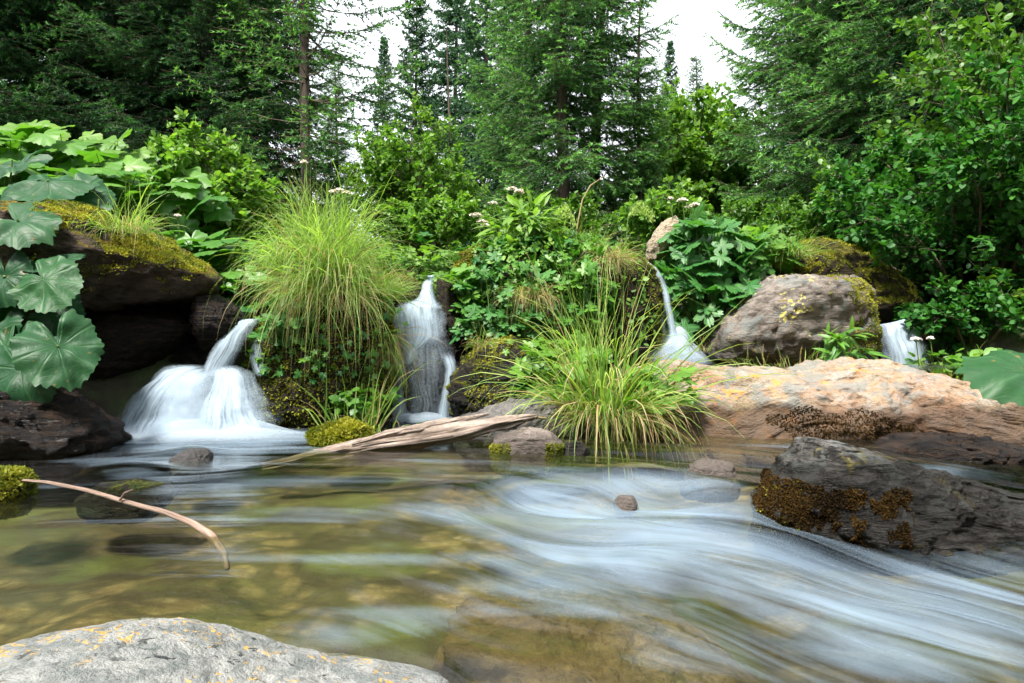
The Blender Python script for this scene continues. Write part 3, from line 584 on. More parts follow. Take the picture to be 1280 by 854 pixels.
fall_sheet('veil', [(548, 440, 566, 440, 4.4), (556, 462, 572, 462, 4.34), (552, 490, 566, 490, 4.3), (542, 532, 564, 532, 4.25)], w2, M['fall'], .04)
spray(w2, W(530, 527, 4.25), .28, .16, .05)
w3 = thing('waterfall', 'thin curved waterfall spouting off the dark mossy rock right of the mound', 'waterfall', W(846, 448, 5.0))
fall_sheet('stream', [(802, 322, 812, 330, 5.0), (812, 336, 824, 338, 4.9), (824, 362, 835, 362, 4.84), (831, 390, 841, 390, 4.8), (836, 425, 848, 425, 4.78)], w3, M['fall'], .03, nu=12, fade=(0, .05))
fall_sheet('veil', [(804, 345, 816, 340, 4.98), (808, 375, 828, 370, 4.93), (808, 420, 832, 420, 4.9)], w3, M['veil'], .02, nu=16)
fall_sheet('veil', [(834, 415, 848, 415, 4.8), (826, 430, 862, 430, 4.78), (818, 446, 880, 446, 4.76), (812, 462, 890, 462, 4.74)], w3, M['mist'], .1)
fall_sheet('veil', [(834, 418, 846, 418, 4.78), (830, 438, 856, 436, 4.76), (826, 462, 870, 462, 4.74)], w3, M['mist'], .08)
spray(w3, np.array([1.18, 4.85, .335]), .27, .22, .20, .8)
w4 = thing('waterfall', 'far right waterfall, a slanted bluish sheet below the arching mossy rock', 'waterfall', W(1125, 460, 5.2))
fall_sheet('stream', [(1088, 408, 1142, 396, 5.1), (1092, 415, 1148, 402, 5.0), (1098, 435, 1156, 425, 4.95), (1104, 470, 1166, 468, 4.9)], w4, M['fall'], .06, fade=(0, .05))

# ------------------------------------------------------------ spruces
def spruce(name, label, loc, H, Rr, seed, mat='spruce', z0=.3, step=.38, nb=8, spacing=.024, needle=.05, bare=0.15, fill=1.0, a0=-.55, trunk_r=.085, zmax=None, wid=.3, group=None, cat='spruce tree'):
    global rng
    keep = rng; rng = np.random.default_rng(seed)
    t = thing(name, label, cat, loc, group)
    gt = Geo(); zz = np.linspace(-.4, H, 14); tube(gt, np.stack([.05*np.sin(zz*.7+seed), .05*np.cos(zz*.5), zz], 1), trunk_r*(1-np.clip(zz, 0, H)/H)**.8+.008, 10)
    g = Geo(); gb = Geo(); z = z0; az = U(0, 6)
    while z < min(H*.98, zmax or 1e9):
        q = z/H; L0 = Rr*(1-q)**.75*min(1, .55+q*2.5)
        for b in range(nb+int(U(0, 2))):
            az += 2.4+U(-.3, .3); L = L0*U(.65, 1.15); zb = z+U(-.15, .15)
            toff = U(-.12, .22); thin = 1-.25*float(sm(3.2, 5.5, z)); dirh = np.array([math.cos(az), math.sin(az), 0]); side = np.array([-math.sin(az), math.cos(az), 0])
            a = a0*(1-q*1.7)+U(-.12, .12); c = .42+U(-.1, .1)
            def spine(s): s = np.asarray(s)[..., None]; return dirh*L*s+np.array([0, 0, 1.])*(zb+L*(a*s+c*s**2.2))
            ss = np.linspace(0, 1, 7); pts = spine(ss)
            for i in range(6): twigs(gb, pts[i:i+1], pts[i+1:i+2], .016*(1-i/7)*(.5+L/3))
            ns = max(4, int(L/.085)); sv = bare+(1-bare)*(np.arange(ns)+U(0, 1, ns))/ns
            base = spine(sv); tan = nrm(spine(sv+.02)-spine(sv-.02))
            for sg in (-1, 1):
                l = np.minimum(.62, .08+.46*L*(1-sv)**.8*(.4+.6*np.minimum(1, sv*2.5)))*U(.6, 1.15, ns); l = np.where(U(0, 1, ns) < fill*thin, l, .04)
                d = nrm(sg*side*U(.55, 1, ns)[:, None]+tan*.75+np.array([0, 0, -1.])*U(.0, .5, ns)[:, None]); e = base+d*l[:, None]
                twigs(gb, base, e, .0035)
                cnt = np.maximum(2, (l/spacing).astype(int)); idx = np.repeat(np.arange(ns), cnt); f_ = (np.arange(len(idx))-np.repeat(np.cumsum(cnt)-cnt, cnt)+U(0, 1, len(idx)))/np.repeat(cnt, cnt)
                pp = base[idx]+d[idx]*(l[idx]*f_)[:, None]+np.array([0, 0, -1.])*(l[idx]*f_**2*.18)[:, None]
                for rep in range(4):
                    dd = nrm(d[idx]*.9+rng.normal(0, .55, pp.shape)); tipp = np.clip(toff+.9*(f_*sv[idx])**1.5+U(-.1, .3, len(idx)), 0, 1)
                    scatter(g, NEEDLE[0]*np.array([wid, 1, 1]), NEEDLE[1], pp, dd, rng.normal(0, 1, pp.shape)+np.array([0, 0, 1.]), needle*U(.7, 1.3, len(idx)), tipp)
        z += step*(1-.45*q)*U(.8, 1.2)
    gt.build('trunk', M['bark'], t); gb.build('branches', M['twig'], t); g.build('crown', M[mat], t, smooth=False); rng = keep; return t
def at_ground(px, Y): x = (px-640)/F*Y; return (x, Y, float(gz(np.array([x]), np.array([Y]))[0])-.05)

s1 = spruce('spruce_tree', 'tall central spruce, the left and fuller of the tight middle group', at_ground(700, 9.5), 10.5, 1.6, 1, z0=.1, bare=.04, needle=.048, zmax=6.5)
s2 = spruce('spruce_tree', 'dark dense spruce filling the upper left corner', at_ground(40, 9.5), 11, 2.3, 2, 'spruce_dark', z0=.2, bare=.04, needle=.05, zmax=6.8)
s3 = spruce('spruce_tree', 'tall thin spruce with bare lower branches against the white sky, left of centre', at_ground(385, 8.3), 10, 1.75, 3, z0=.6, bare=.3, fill=.42, nb=5, step=.30, spacing=.04, zmax=6.5, trunk_r=.06, a0=-.4)
s4 = spruce('spruce_tree', 'slender bluish spruce far behind, left of the central group', at_ground(606, 17), 10, 1.3, 4, 'spruce_far', z0=.4, needle=.1, spacing=.05, fill=.85, trunk_r=.06, wid=.35)
def again(src, px, Y, rz, sc, label): return copy_tree(src, at_ground(px, Y), rz, sc, label)
again(s1, 748, 10.4, 2.1, .95, 'central spruce standing right of the tight middle group, its boughs reaching over the shrubs')
again(s1, 660, 11.5, 4.0, .95, 'central spruce just behind and left of the tight middle group')
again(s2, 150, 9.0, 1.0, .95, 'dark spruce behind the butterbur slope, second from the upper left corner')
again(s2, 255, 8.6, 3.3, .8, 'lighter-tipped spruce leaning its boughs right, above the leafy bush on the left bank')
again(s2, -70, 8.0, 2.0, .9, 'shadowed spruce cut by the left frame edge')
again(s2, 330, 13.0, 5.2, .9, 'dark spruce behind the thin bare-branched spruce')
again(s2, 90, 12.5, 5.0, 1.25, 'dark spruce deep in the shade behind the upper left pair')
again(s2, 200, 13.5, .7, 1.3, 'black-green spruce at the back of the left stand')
again(s4, 568, 20, 1.5, 1.15, 'slenderest bluish spruce far behind, with a thin bare top, left of centre')
again(s4, 520, 13.5, 2.5, .62, 'short pale-green young spruce right of the thin bare-branched spruce')
again(s4, 838, 24, .4, .62, 'small distant spruce with its pointed top alone against the white sky')
again(s4, 480, 16, 3.6, .5, 'tiny distant spruce low between the thin spruce and the young spruce')
again(s4, 640, 22, .9, .95, 'distant spruce half hidden behind the central group on its left')
s5 = spruce('spruce_tree', 'right-hand bushy spruce with bright tips beside the white sky gap', at_ground(1000, 11), 9.0, 1.9, 5, z0=.1, bare=.04, needle=.05, zmax=8.6)
again(s5, 1065, 9.5, 2.2, 1.05, 'tall spruce right of the sky gap, reddish trunk showing near the arching mossy rock')
again(s5, 1150, 8.4, 4.1, 1.05, 'spruce with long layered boughs behind the alder shrub')
again(s2, 1260, 7.8, 2.9, .95, 'dark spruce in the upper right corner')
again(s2, 1350, 9, 1.9, 1.1, 'dark spruce cut by the right frame edge')
again(s2, 1130, 13, .3, 1.2, 'dark spruce deep in the stand on the right')
again(s2, 1060, 14.5, 4.4, 1.1, 'dark spruce behind the two bushy spruces right of the sky gap')
again(s5, 870, 14, 1.1, .5, 'low young spruce in the gap below the distant pointed top')
again(s1, 560, 11.5, 2.6, .42, 'young green spruce behind the pale bush left of the central group')
again(s1, 800, 10.0, 5.3, .45, 'small spruce at the right foot of the central group')
again(s5, 420, 12, 0.3, .42, 'low spruce behind the big grass tuft')

# ------------------------------------------------------------ broadleaf shrubs
def shrub(name, label, loc, height, spreadv, n_main, n_leaf, leaf, mat, seed, lean=(0, 0, 0), tip=.3, cat='shrub', tmpl=OVAL, flat=.5, base_r=.15, stem_r=.014):
    global rng
    keep = rng; rng = np.random.default_rng(seed); t = thing(name, label, cat, loc); gb = Geo(); g = Geo(); A = []; B = []; lean = np.asarray(lean, float)
    for i in range(n_main):
        az = U(0, 6.28); ou = U(.15, 1)**.7; p = np.array([math.cos(az), math.sin(az), 0])*base_r*U(0, 1)
        tgt = np.array([math.cos(az)*spreadv*ou, math.sin(az)*spreadv*ou, height*U(.6, 1)*(1-.45*ou**2)])+lean*U(.5, 1)
        mid = p+(tgt-p)*.5+np.array([0, 0, height*.15]); s = np.linspace(0, 1, 9)[:, None]; pts = (1-s)**2*p+2*s*(1-s)*mid+s*s*tgt+rng.normal(0, .015, (9, 3))*s
        tube(gb, pts, stem_r*(1-.8*s[:, 0]), 5)
        for j in range(14):
            q = U(.3, 1); k0 = min(7, int(q*8)); st = pts[k0]+(pts[k0+1]-pts[k0])*(q*8-k0); d = nrm(nrm(tgt-p)*.5+rng.normal(0, .6, 3)+np.array([0, 0, .1])); l = height*.22*U(.5, 1.2)*(1.2-q*.6)
            A.append(st); B.append(st+d*l)
            for kx in range(2):
                s0 = st+d*l*U(.3, .9); d2 = nrm(d+rng.normal(0, .7, 3)); A.append(s0); B.append(s0+d2*l*.5)
    A = np.array(A); B = np.array(B); twigs(gb, A, B, .0028)
    i = rng.integers(0, len(A), n_leaf); f_ = U(.1, 1.05, n_leaf); P = A[i]+(B[i]-A[i])*f_[:, None]
    d = nrm(nrm(B[i]-A[i])*.6+rng.normal(0, .6, P.shape)); P = P+d*leaf*.3; N = nrm(rng.normal(0, flat, P.shape)+np.array([0, -.1, 1.]))
    c = P.mean(0); h = (P[:, 2]-P[:, 2].min())/max(.01, np.ptp(P[:, 2])); tt = np.clip(.25+tip*(f_-.4)+U(-.25, .25, n_leaf)+.25*h, 0, 1)
    scatter(g, tmpl[0], tmpl[1], P, d, N, leaf*U(.6, 1.25, n_leaf), tt)
    gb.build('stems', M['twig'], t); g.build('foliage', M[mat], t); rng = keep; return t
def herb(name, label, cat, loc, n, height, spreadv, leaf, mat, seed, tmpl, lean=(0, 0, 0), tilt=.5, each=1, dome=.6, stem_r=.004, face=(0, -.5, .6), tr=(.1, .9), var=.3, base_r=.25):
    """leafy plant: curved stalks from a common foot, each ending in a blade (or a spray of leaflets)"""
    global rng
    keep = rng; rng = np.random.default_rng(seed); t = thing(name, label, cat, loc); gb = Geo(); g = Geo(); lean = np.asarray(lean, float)
    P = []; D = []; S = []; NN = []
    for i in range(n):
        az = U(0, 6.28); ou = math.sqrt(U(0, 1)); e = np.array([math.cos(az)*ou*spreadv, math.sin(az)*ou*spreadv*.8, height*U(1-dome, 1)*(1-.35*ou*ou)])+lean
        b = np.array([math.cos(az), math.sin(az), 0])*ou*spreadv*base_r; s = np.linspace(0, 1, 6)[:, None]; mid = b+(e-b)*.45+np.array([0, 0, height*.2])
        pts = (1-s)**2*b+2*s*(1-s)*mid+s*s*e; tube(gb, pts, stem_r*(1-.4*s[:, 0]), 5, .5)
        out = nrm(np.array([math.cos(az)*ou, math.sin(az)*ou-.25, -.15])+rng.normal(0, .3, 3))
        for j in range(each):
            o2 = nrm(out+rng.normal(0, .75 if each > 1 else .1, 3)); off = o2*leaf*(.5 if each > 1 else 0.0)*U(0, 1.2)
            P.append(e+off); D.append(o2); NN.append(nrm(np.array([out[0]*tilt, out[1]*tilt, 1.])+np.array(face)*U(0, 1)+rng.normal(0, .2, 3))); S.append(leaf*U(1-var, 1+var))
    P, D, S, NN = map(np.array, (P, D, S, NN)); h = np.clip((P[:, 2]-lean[2])/height, 0, 1)
    tt = np.clip(tr[0]+(tr[1]-tr[0])*(.35*h+.65*U(0, 1, len(P))), 0, 1); scatter(g, tmpl[0], tmpl[1], P, D, NN, S, tt)
    gb.build('stalks', M['stem'], t); g.build('leaves', M[mat], t); rng = keep; return t

shrub('alder_shrub', 'large overhanging alder shrub with round dark green leaves filling the right edge', W(1230, 440, 5.6), 2.5, 1.15, 46, 26000, .058, 'alder', 41, lean=(-.15, -.2, 0), stem_r=.02, cat='shrub')
shrub('alder_shrub', 'upper alder branches with yellow-green tips reaching left across the dark spruces on the right', W(1290, 380, 6.3), 3.2, 1.5, 26, 13000, .065, 'shrub', 42, lean=(-.3, 0, 0), stem_r=.02)
shrub('willow_shrub', 'rounded leafy bush with lime tips above the left boulder and before the dark spruces', W(265, 335, 5.4), 1.12, .58, 30, 9500, .052, 'lime', 43, lean=(0, 0, 0))
shrub('leafy_bush', 'pale green feathery bush left of the central spruces', W(520, 320, 8.0), 1.7, .8, 34, 14000, .05, 'lime', 44, tip=.2)
shrub('leafy_bush', 'low bright bush between the pale feathery bush and the grass tuft', W(540, 330, 6.8), .75, .65, 26, 9000, .045, 'lime', 45)
shrub('leafy_bush', 'light green bush with pointed leaves above the thin waterfall', W(835, 315, 6.0), .62, .42, 22, 5200, .05, 'lime', 46)
shrub('broadleaf_tree', 'yellow-green broadleaf tree in the gap right of the central spruces', at_ground(860, 13), 3.6, 1.5, 40, 22000, .1, 'lime', 47, cat='tree', stem_r=.05)
shrub('leafy_bush', 'dark leafy bush behind the arching mossy rock', W(1080, 350, 6.4), .95, .7, 24, 7000, .055, 'shrub', 48)
shrub('leafy_bush', 'shaded small bush peeping over the butterbur slope', W(150, 270, 5.8), .6, .4, 12, 1500, .05, 'lime', 49)
shrub('leafy_bush', 'low shaded bush under the alder near the far right waterfall', W(1215, 440, 5.0), .55, .55, 20, 4500, .05, 'alder', 50)
shrub('leafy_bush', 'dim green bush at the foot of the spruces behind the mound', W(680, 320, 8.2), .8, 1.0, 28, 9000, .05, 'shrub', 51)
shrub('leafy_bush', 'dim bush below the right-hand bushy spruce', W(950, 320, 8.2), .7, 1.0, 26, 8000, .05, 'shrub', 52)

# ------------------------------------------------------------ ground cover on the bank (nobody could count it)
def cover(name, label, n, xr, yr, leaf, mat, seed, h=.12, tmpl=LOBED_S, mask=None):
    global rng
    keep = rng; rng = np.random.default_rng(seed); x = U(*xr, n); y = U(*yr, n)
    z = gz(x, y); q = np.stack([x, y, 0*x], 1); z = z+(h*(.6+.8*fbm(q*2.5, 3, seed)))*U(.2, 1, n)
    ok = z > .5
    if mask is not None: ok &= mask(x, y, z)
    P = np.stack([x, y, z], 1)[ok]; a = U(0, 6.28, len(P)); D = np.stack([np.cos(a), np.sin(a), U(-.3, .3, len(P))], 1)
    N = nrm(rng.normal(0, .4, P.shape)+np.array([0, -.35, 1.])); g = Geo()
    scatter(g, tmpl[0], tmpl[1], P, D, N, leaf*U(.5, 1.3, len(P)), np.clip(.35+.4*fbm(P*3, 3, seed)+U(-.25, .35, len(P)), 0, 1)); rng = keep
    return tag(g.build(name, M[mat]), label, kind='stuff')
notpool = lambda x, y, z: ~((x > .45) & (x < 3.5) & (y < 5.95))
cover('undergrowth', 'low leafy undergrowth covering the bank behind the waterfalls', 22000, (-5, 6), (4.9, 10), .12, 'under', 61, .4, mask=notpool)
cover('undergrowth', 'small-leaved ground plants along the top of the bank', 16000, (-3, 5), (4.6, 7), .06, 'herb', 62, .2, OVAL, mask=notpool)
cover('undergrowth', 'broad leaves carpeting the slope at the left', 2600, (-6, -1.7), (4.2, 6.5), .22, 'herb', 63, .25, BUTTER_S)

# ------------------------------------------------------------ butterbur
def big_leaves(label, loc, leaves, name='butterbur', cat='butterbur', mat='butter'):
    """leaves: picture x, y, distance, size, direction (x, y, z), normal (x, y, z)"""
    loc = np.array(loc); t = thing(name, label, cat, loc)
    for (px, py, Yd, s, d, nn) in leaves:
        P = W(px, py, Yd)-loc; g = Geo(); scatter(g, BUTTER[0], BUTTER[1], P[None], np.array([d], float), np.array([nn], float), s, U(.2, .9))
        rad_ = np.linalg.norm(BUTTER[0], axis=1)[:, None]; g.v[0] = g.v[0]+(g.v[0]-P)*(.09*fbm((g.v[0]+loc)*(5/s), 4, int(py) % 40))[:, None]*rad_*1.6
        g.v[0] = g.v[0]+nrm(np.array(nn, float))*(.09*s*fbm((g.v[0]+loc)*(2.2/s), 3, int(px) % 50))[:, None]
        g.build('leaf', M[mat], t)
        gs = Geo(); q = np.linspace(0, 1, 8)[:, None]; f0 = np.array([P[0]*.35, P[1]*.35+.05, 0]); mid = (P+f0)/2+np.array([0, .08, .0]); tube(gs, (1-q)**2*f0+2*q*(1-q)*mid+q*q*P, .008-.003*q[:, 0], 6); gs.build('stalk', M['stem'], t)
    return t
big_leaves('butterbur with large round leaves hanging over the wet rock at the left edge', W(-30, 470, 3.3), [
    (28, 462, 3.0, .34, (.4, -.3, -.9), (.1, -.9, .5)), (72, 432, 3.0, .34, (.5, -.35, -1.0), (.45, -.85, .35)), (5, 440, 3.1, .34, (-.3, -.3, -.9), (-.3, -.9, .5)),
    (72, 395, 3.25, .24, (.5, -.2, -.8), (.2, -.9, .3)), (-10, 415, 3.2, .3, (-.3, -.2, -.7), (-.2, -.8, .6))])
big_leaves('butterbur with ribbed leaves in front of the mossy overhanging boulder, left edge', W(-50, 420, 3.5), [
    (55, 350, 3.15, .30, (.7, -.3, -.45), (-.1, -.8, .65)), (62, 322, 3.3, .26, (.9, -.1, .1), (0, -.5, .9)), (5, 345, 3.2, .26, (.2, -.3, -1), (-.3, -.8, .4)), (-5, 380, 3.3, .3, (.2, -.3, -1), (-.2, -.9, .4))])
big_leaves('butterbur with grey-green leaves spread over the top of the left boulder', W(-40, 300, 4.0), [
    (22, 275, 3.3, .36, (.8, -.3, -.35), (.0, -.6, .8)), (-20, 300, 3.4, .3, (.5, -.4, -.6), (0, -.7, .7)), (60, 225, 3.9, .42, (.9, -.3, -.2), (0, -.5, .9)), (95, 242, 3.95, .38, (.7, -.4, -.7), (.2, -.7, .7)), (15, 200, 4.2, .4, (-.5, -.3, -.3), (-.1, -.5, .9)), (30, 230, 4.0, .32, (-.4, -.3, -.4), (0, -.5, .9))])
herb('butterbur', 'light green butterbur patch on the slope left of the rounded bush', 'butterbur', W(150, 292, 4.9), 100, .55, .75, .19, 'herb', 71, BUTTER_A, tilt=.5, face=(0, -1.7, .2))
herb('butterbur', 'butterbur patch at the far left top of the slope', 'butterbur', W(20, 255, 5.0), 80, .55, .7, .21, 'herb', 72, BUTTER_A, face=(0, -1.7, .2))
herb('butterbur', 'lime butterbur leaves rising highest behind the left boulder', 'butterbur', W(90, 245, 5.3), 70, .55, .6, .2, 'lime', 73, BUTTER_A, face=(0, -1.7, .2), tr=(.1, .7))
herb('butterbur', 'dark green butterbur leaves between the left boulder and the rounded bush', 'butterbur', W(255, 350, 4.7), 46, .4, .42, .2, 'herb', 74, BUTTER_A, face=(0, -1.7, .2), tr=(0, .6))
herb('butterbur', 'small butterbur leaves beside the grass tuft above the left waterfall', 'butterbur', W(295, 385, 4.4), 30, .3, .25, .14, 'herb', 75, BUTTER_A, face=(0, -1.7, .2))
big_leaves('single large butterbur leaf reaching in from the right frame edge over the red boulder', W(1330, 560, 2.6), [(1290, 466, 2.5, .42, (-.9, -.4, -.22), (.12, -.5, .85)), (1345, 500, 2.6, .42, (.3, -.3, -.4), (0, -.5, .9))])

# ------------------------------------------------------------ herbs on the mound and right bank
herb('masterwort', 'full clump of cut-leaved masterwort right of the thin waterfall', 'masterwort', W(885, 412, 5.1), 120, .85, .38, .17, 'herb_blue', 81, LOBED, each=2, dome=.9, face=(0, -1.1, .2), tr=(.1, .8), base_r=.5)
herb('masterwort', 'yellow-green masterwort leaves spreading over the top of the grey-brown boulder', 'masterwort', W(930, 345, 5.4), 60, .38, .42, .17, 'lime', 82, LOBED, each=2, face=(0, -.8, .3), tr=(.0, .7))
herb('masterwort', 'broad pale leaves on the left flank of the mound above the middle waterfall', 'masterwort', W(595, 400, 4.6), 50, .4, .2, .13, 'herb', 83, LOBED, each=2, face=(0, -1.1, .2), dome=.95, base_r=.7)
herb('ground_elder', 'leafy ground elder covering the front of the mound', 'ground elder', W(640, 420, 4.5), 150, .52, .34, .085, 'herb_blue', 84, LOBED_S, each=3, face=(0, -1.1, .2), dome=.95, base_r=.8)
herb('ground_elder', 'leafy ground elder at the right side of the mound beside the dark dripping rock', 'ground elder', W(715, 410, 4.5), 110, .55, .26, .08, 'herb', 85, LOBED_S, each=3, face=(0, -1.1, .2), dome=.95, base_r=.8)
herb('ground_elder', 'pale leaves low behind the front grass clump', 'ground elder', W(700, 505, 4.1), 90, .42, .3, .1, 'herb', 86, LOBED_S, each=2, face=(0, -1.1, .2), dome=.95, base_r=.8, tr=(.4, 1))
herb('valerian', 'tall leafy valerian with narrow leaves on top of the mound', 'valerian', W(655, 330, 4.8), 60, .42, .22, .14, 'lime', 87, LANCE, each=6, face=(0, -.6, .5), dome=.9, base_r=.8)
herb('ground_elder', 'herbs hanging inside the big grass tuft above the left waterfall', 'ground elder', W(360, 430, 3.95), 46, .3, .16, .08, 'herb_blue', 88, LOBED_S, each=3, face=(0, -1.1, .2), dome=.95, base_r=.8)
herb('ground_elder', 'pale ferny herbs along the bank top between the grass tuft and the middle waterfall', 'ground elder', W(500, 345, 5.2), 90, .22, .5, .07, 'lime', 89, LOBED_S, each=3, face=(0, -.8, .4))
herb('ground_elder', 'small pale green plant growing before the grey-brown boulder', 'ground elder', W(1055, 462, 4.4), 16, .28, .12, .1, 'herb', 90, LANCE, each=6, face=(0, -.8, .3))
herb('ground_elder', 'low green plants under the alder right of the far right waterfall', 'ground elder', W(1195, 470, 4.8), 50, .18, .32, .08, 'herb', 91, OVAL, each=4)
herb('ground_elder', 'moss and small leaves hanging below the grass tuft near the water', 'ground elder', W(450, 525, 4.0), 40, .22, .16, .06, 'herb', 92, OVAL, each=4)

# ------------------------------------------------------------ grass
def tuft(label, loc, n, L, wd, droop, seed, rad=(.1, .1), up=1.0, outw=.8, bias=(0, 0, 0), dry=.2, mat='grass_mix', name='grass_tuft', wind=(0, 0, 0), segs=7, rootz=0):
    global rng
    keep = rng; rng = np.random.default_rng(seed); t = thing(name, label, 'grass', loc)
    def mk(n_, mt, nm, lf, dr):
        if n_ < 1: return
        a = U(0, 6.28, n_); r = np.sqrt(U(0, 1, n_)); P = np.stack([np.cos(a)*r*rad[0], np.sin(a)*r*rad[1], rootz*U(0, 1, n_)*r], 1)
        D = np.stack([np.cos(a)*r*outw, np.sin(a)*r*outw, np.full(n_, up)], 1)+rng.normal(0, .36, (n_, 3))+np.asarray(bias); g = Geo()
        blades(g, P, D, L*lf*U(.35, 1.2, n_)*(1+.25*np.sin(a*3+seed)), wd*U(.6, 1.2, n_), dr*U(.3, 1.6, n_), segs, np.clip(U(0, .62, n_), 0, 1), wind=wind); g.build(nm, M[mt], t)
    mk(int(n*(1-dry)), mat, 'blades', 1, droop); mk(int(n*dry), 'straw', 'dry_blades', .9, droop*1.25); rng = keep; return t
tuft('big light green grass tuft spilling over the dark rock right of the left waterfall', W(368, 335, 4.1), 560, .42, .0065, 2.3, 101, (.10, .10), .9, .5, (-.1, -.25, 0), .12, 'grass', rootz=-.1)
tuft('middle fountain of light green grass hanging furthest down towards the pool', W(412, 350, 4.0), 620, .66, .007, 2.3, 121, (.12, .1), .8, .35, (0, -.4, 0), .14, 'grass', rootz=-.1)
tuft('light green grass tuft at the back right of the big one, its tips bowing right', W(430, 325, 4.3), 420, .44, .0065, 2.1, 122, (.11, .1), 1.1, .5, (.1, -.15, 0), .1, 'grass', rootz=-.1)
tuft('upper spray of tall upright grass on the big tuft', W(400, 310, 4.3), 380, .44, .006, 1.2, 102, (.18, .12), 1.5, .3, (0, -.1, 0), .08, 'grass')
tuft('long hanging skirt of reddish dry grass below the big tuft', W(410, 365, 4.0), 560, .58, .005, 2.3, 103, (.24, .12), .3, .4, (0, -.7, -.2), .45, 'grass')
tuft('fine bright grass at the right shoulder of the big tuft, beside the middle waterfall', W(465, 375, 4.3), 800, .32, .004, 1.2, 104, (.14, .1), .9, .8, (.1, -.3, 0), .15, 'grass')
tuft('hanging brown roots and grass left of the middle waterfall', W(475, 420, 4.25), 500, .42, .004, 2.2, 105, (.08, .08), .1, .4, (.1, -.6, -.4), .6)
tuft('broad-bladed grass growing from the water edge left of the driftwood log', W(440, 545, 3.8), 60, .42, .011, .7, 106, (.16, .06), 1.4, .4, (0, 0, 0), .15, 'grass')
tuft('sparse pale grass on the small mossy cushion by the log', W(470, 550, 3.6), 60, .26, .005, 1.6, 107, (.14, .06), .8, .9, (0, -.2, 0), .5)
tuft('large front grass clump with arching blades leaning over the water between slab and red boulder', W(755, 530, 3.75), 560, .74, .011, 1.35, 108, (.2, .12), 1.1, .95, (-.05, -.25, 0), .14)
tuft('straw-coloured old blades drooping at the foot of the front grass clump', W(770, 520, 3.6), 420, .40, .007, 1.9, 109, (.2, .08), .3, .7, (0, -.6, -.1), .62)
tuft('tall thin upright grass stalks standing behind the front grass clump', W(750, 480, 4.1), 70, .85, .007, .35, 110, (.16, .08), 2.2, .5, (0, 0, 0), .1)
tuft('pale dry grass bunch hanging on the front of the mound', W(665, 372, 4.35), 420, .26, .0045, 2.2, 111, (.1, .05), .4, .6, (0, -.6, -.1), .75)
tuft('pale dry grass bunch hanging at the right top of the mound beside the dripping rock', W(762, 325, 4.6), 460, .28, .0045, 2.0, 112, (.09, .06), .4, .6, (0, -.5, -.1), .7)
tuft('bright fine grass on top of the mound', W(700, 320, 4.8), 420, .28, .004, .9, 113, (.3, .1), 1.1, .5, (0, -.2, 0), .2, 'grass')
tuft('small dry grass bunch on the slate boulder right of the middle waterfall', W(604, 432, 4.0), 130, .16, .004, 1.9, 114, (.04, .03), .5, .8, (0, -.4, 0), .4)
tuft('green grass tuft on top of the arching mossy rock', W(990, 322, 5.15), 260, .26, .005, 1.7, 115, (.1, .05), .9, .8, (0, -.3, 0), .15, 'grass')
tuft('yellow-green grass draped over the moss of the left boulder', W(150, 290, 3.62), 420, .26, .004, 2.0, 116, (.16, .1), .6, .9, (0, -.5, 0), .25, 'grass')
tuft('a few taller green blades behind the top of the left boulder', W(155, 285, 4.1), 40, .3, .008, .6, 117, (.14, .05), 1.4, .5, (0, 0, 0), 0, 'grass')
tuft('low grass in the crack behind the red boulder', W(985, 462, 4.5), 80, .2, .006, 1.0, 118, (.35, .05), 1.0, .6, (0, 0, 0), .4)
tuft('low grass and yellow flowers stalks under the alder behind the red boulder', W(1200, 478, 4.6), 200, .22, .005, 1.3, 119, (.25, .1), 1.0, .8, (0, 0, 0), .2)
tuft('orange-tipped sparse blades left of the grey-brown boulder', W(880, 440, 4.8), 60, .2, .006, 1.0, 120, (.15, .05), .9, .7, (0, -.2, 0), .5)

# ------------------------------------------------------------ flowers and seed heads
def umbel(label, head, foot, n=7, seed=0, size=.05, heads=1, sp=.05):
    global rng
    keep = rng; rng = np.random.default_rng(seed); foot = np.array(foot); t = thing('umbel_flower', label, 'flower', foot); gs = Geo(); e0 = np.array(head)-foot
    s = np.linspace(0, 1, 8)[:, None]; mid = e0*.5+np.array([.02, 0, .03]); tube(gs, (2*s*(1-s))*mid+s*s*e0, .0035, 5)
    g = Geo()
    for h in range(heads):
        e = e0+np.array([U(-sp, sp), U(-.03, .03), U(-.05, .02)])*(h > 0)
        if h: twigs(gs, (e0*.9)[None], e[None], .002)
        r = size*np.sqrt(U(0, 1, 46)); a = U(0, 6.28, 46); P = e+np.stack([np.cos(a)*r, np.sin(a)*r, .022-(r/size)**2*.014+U(-.004, .004, 46)], 1)
        twigs(gs, np.repeat(e[None]-np.array([[0, 0, .012]]), 46, 0), P, .0009)
        scatter(g, DISC[0], DISC[1], P, rng.normal(0, 1, P.shape), np.array([0, -.3, 1.])+rng.normal(0, .3, P.shape), .013, U(0, 1, 46))
    gs.build('stem', M['stem'], t); g.build('flower_head', M['petal'], t); rng = keep
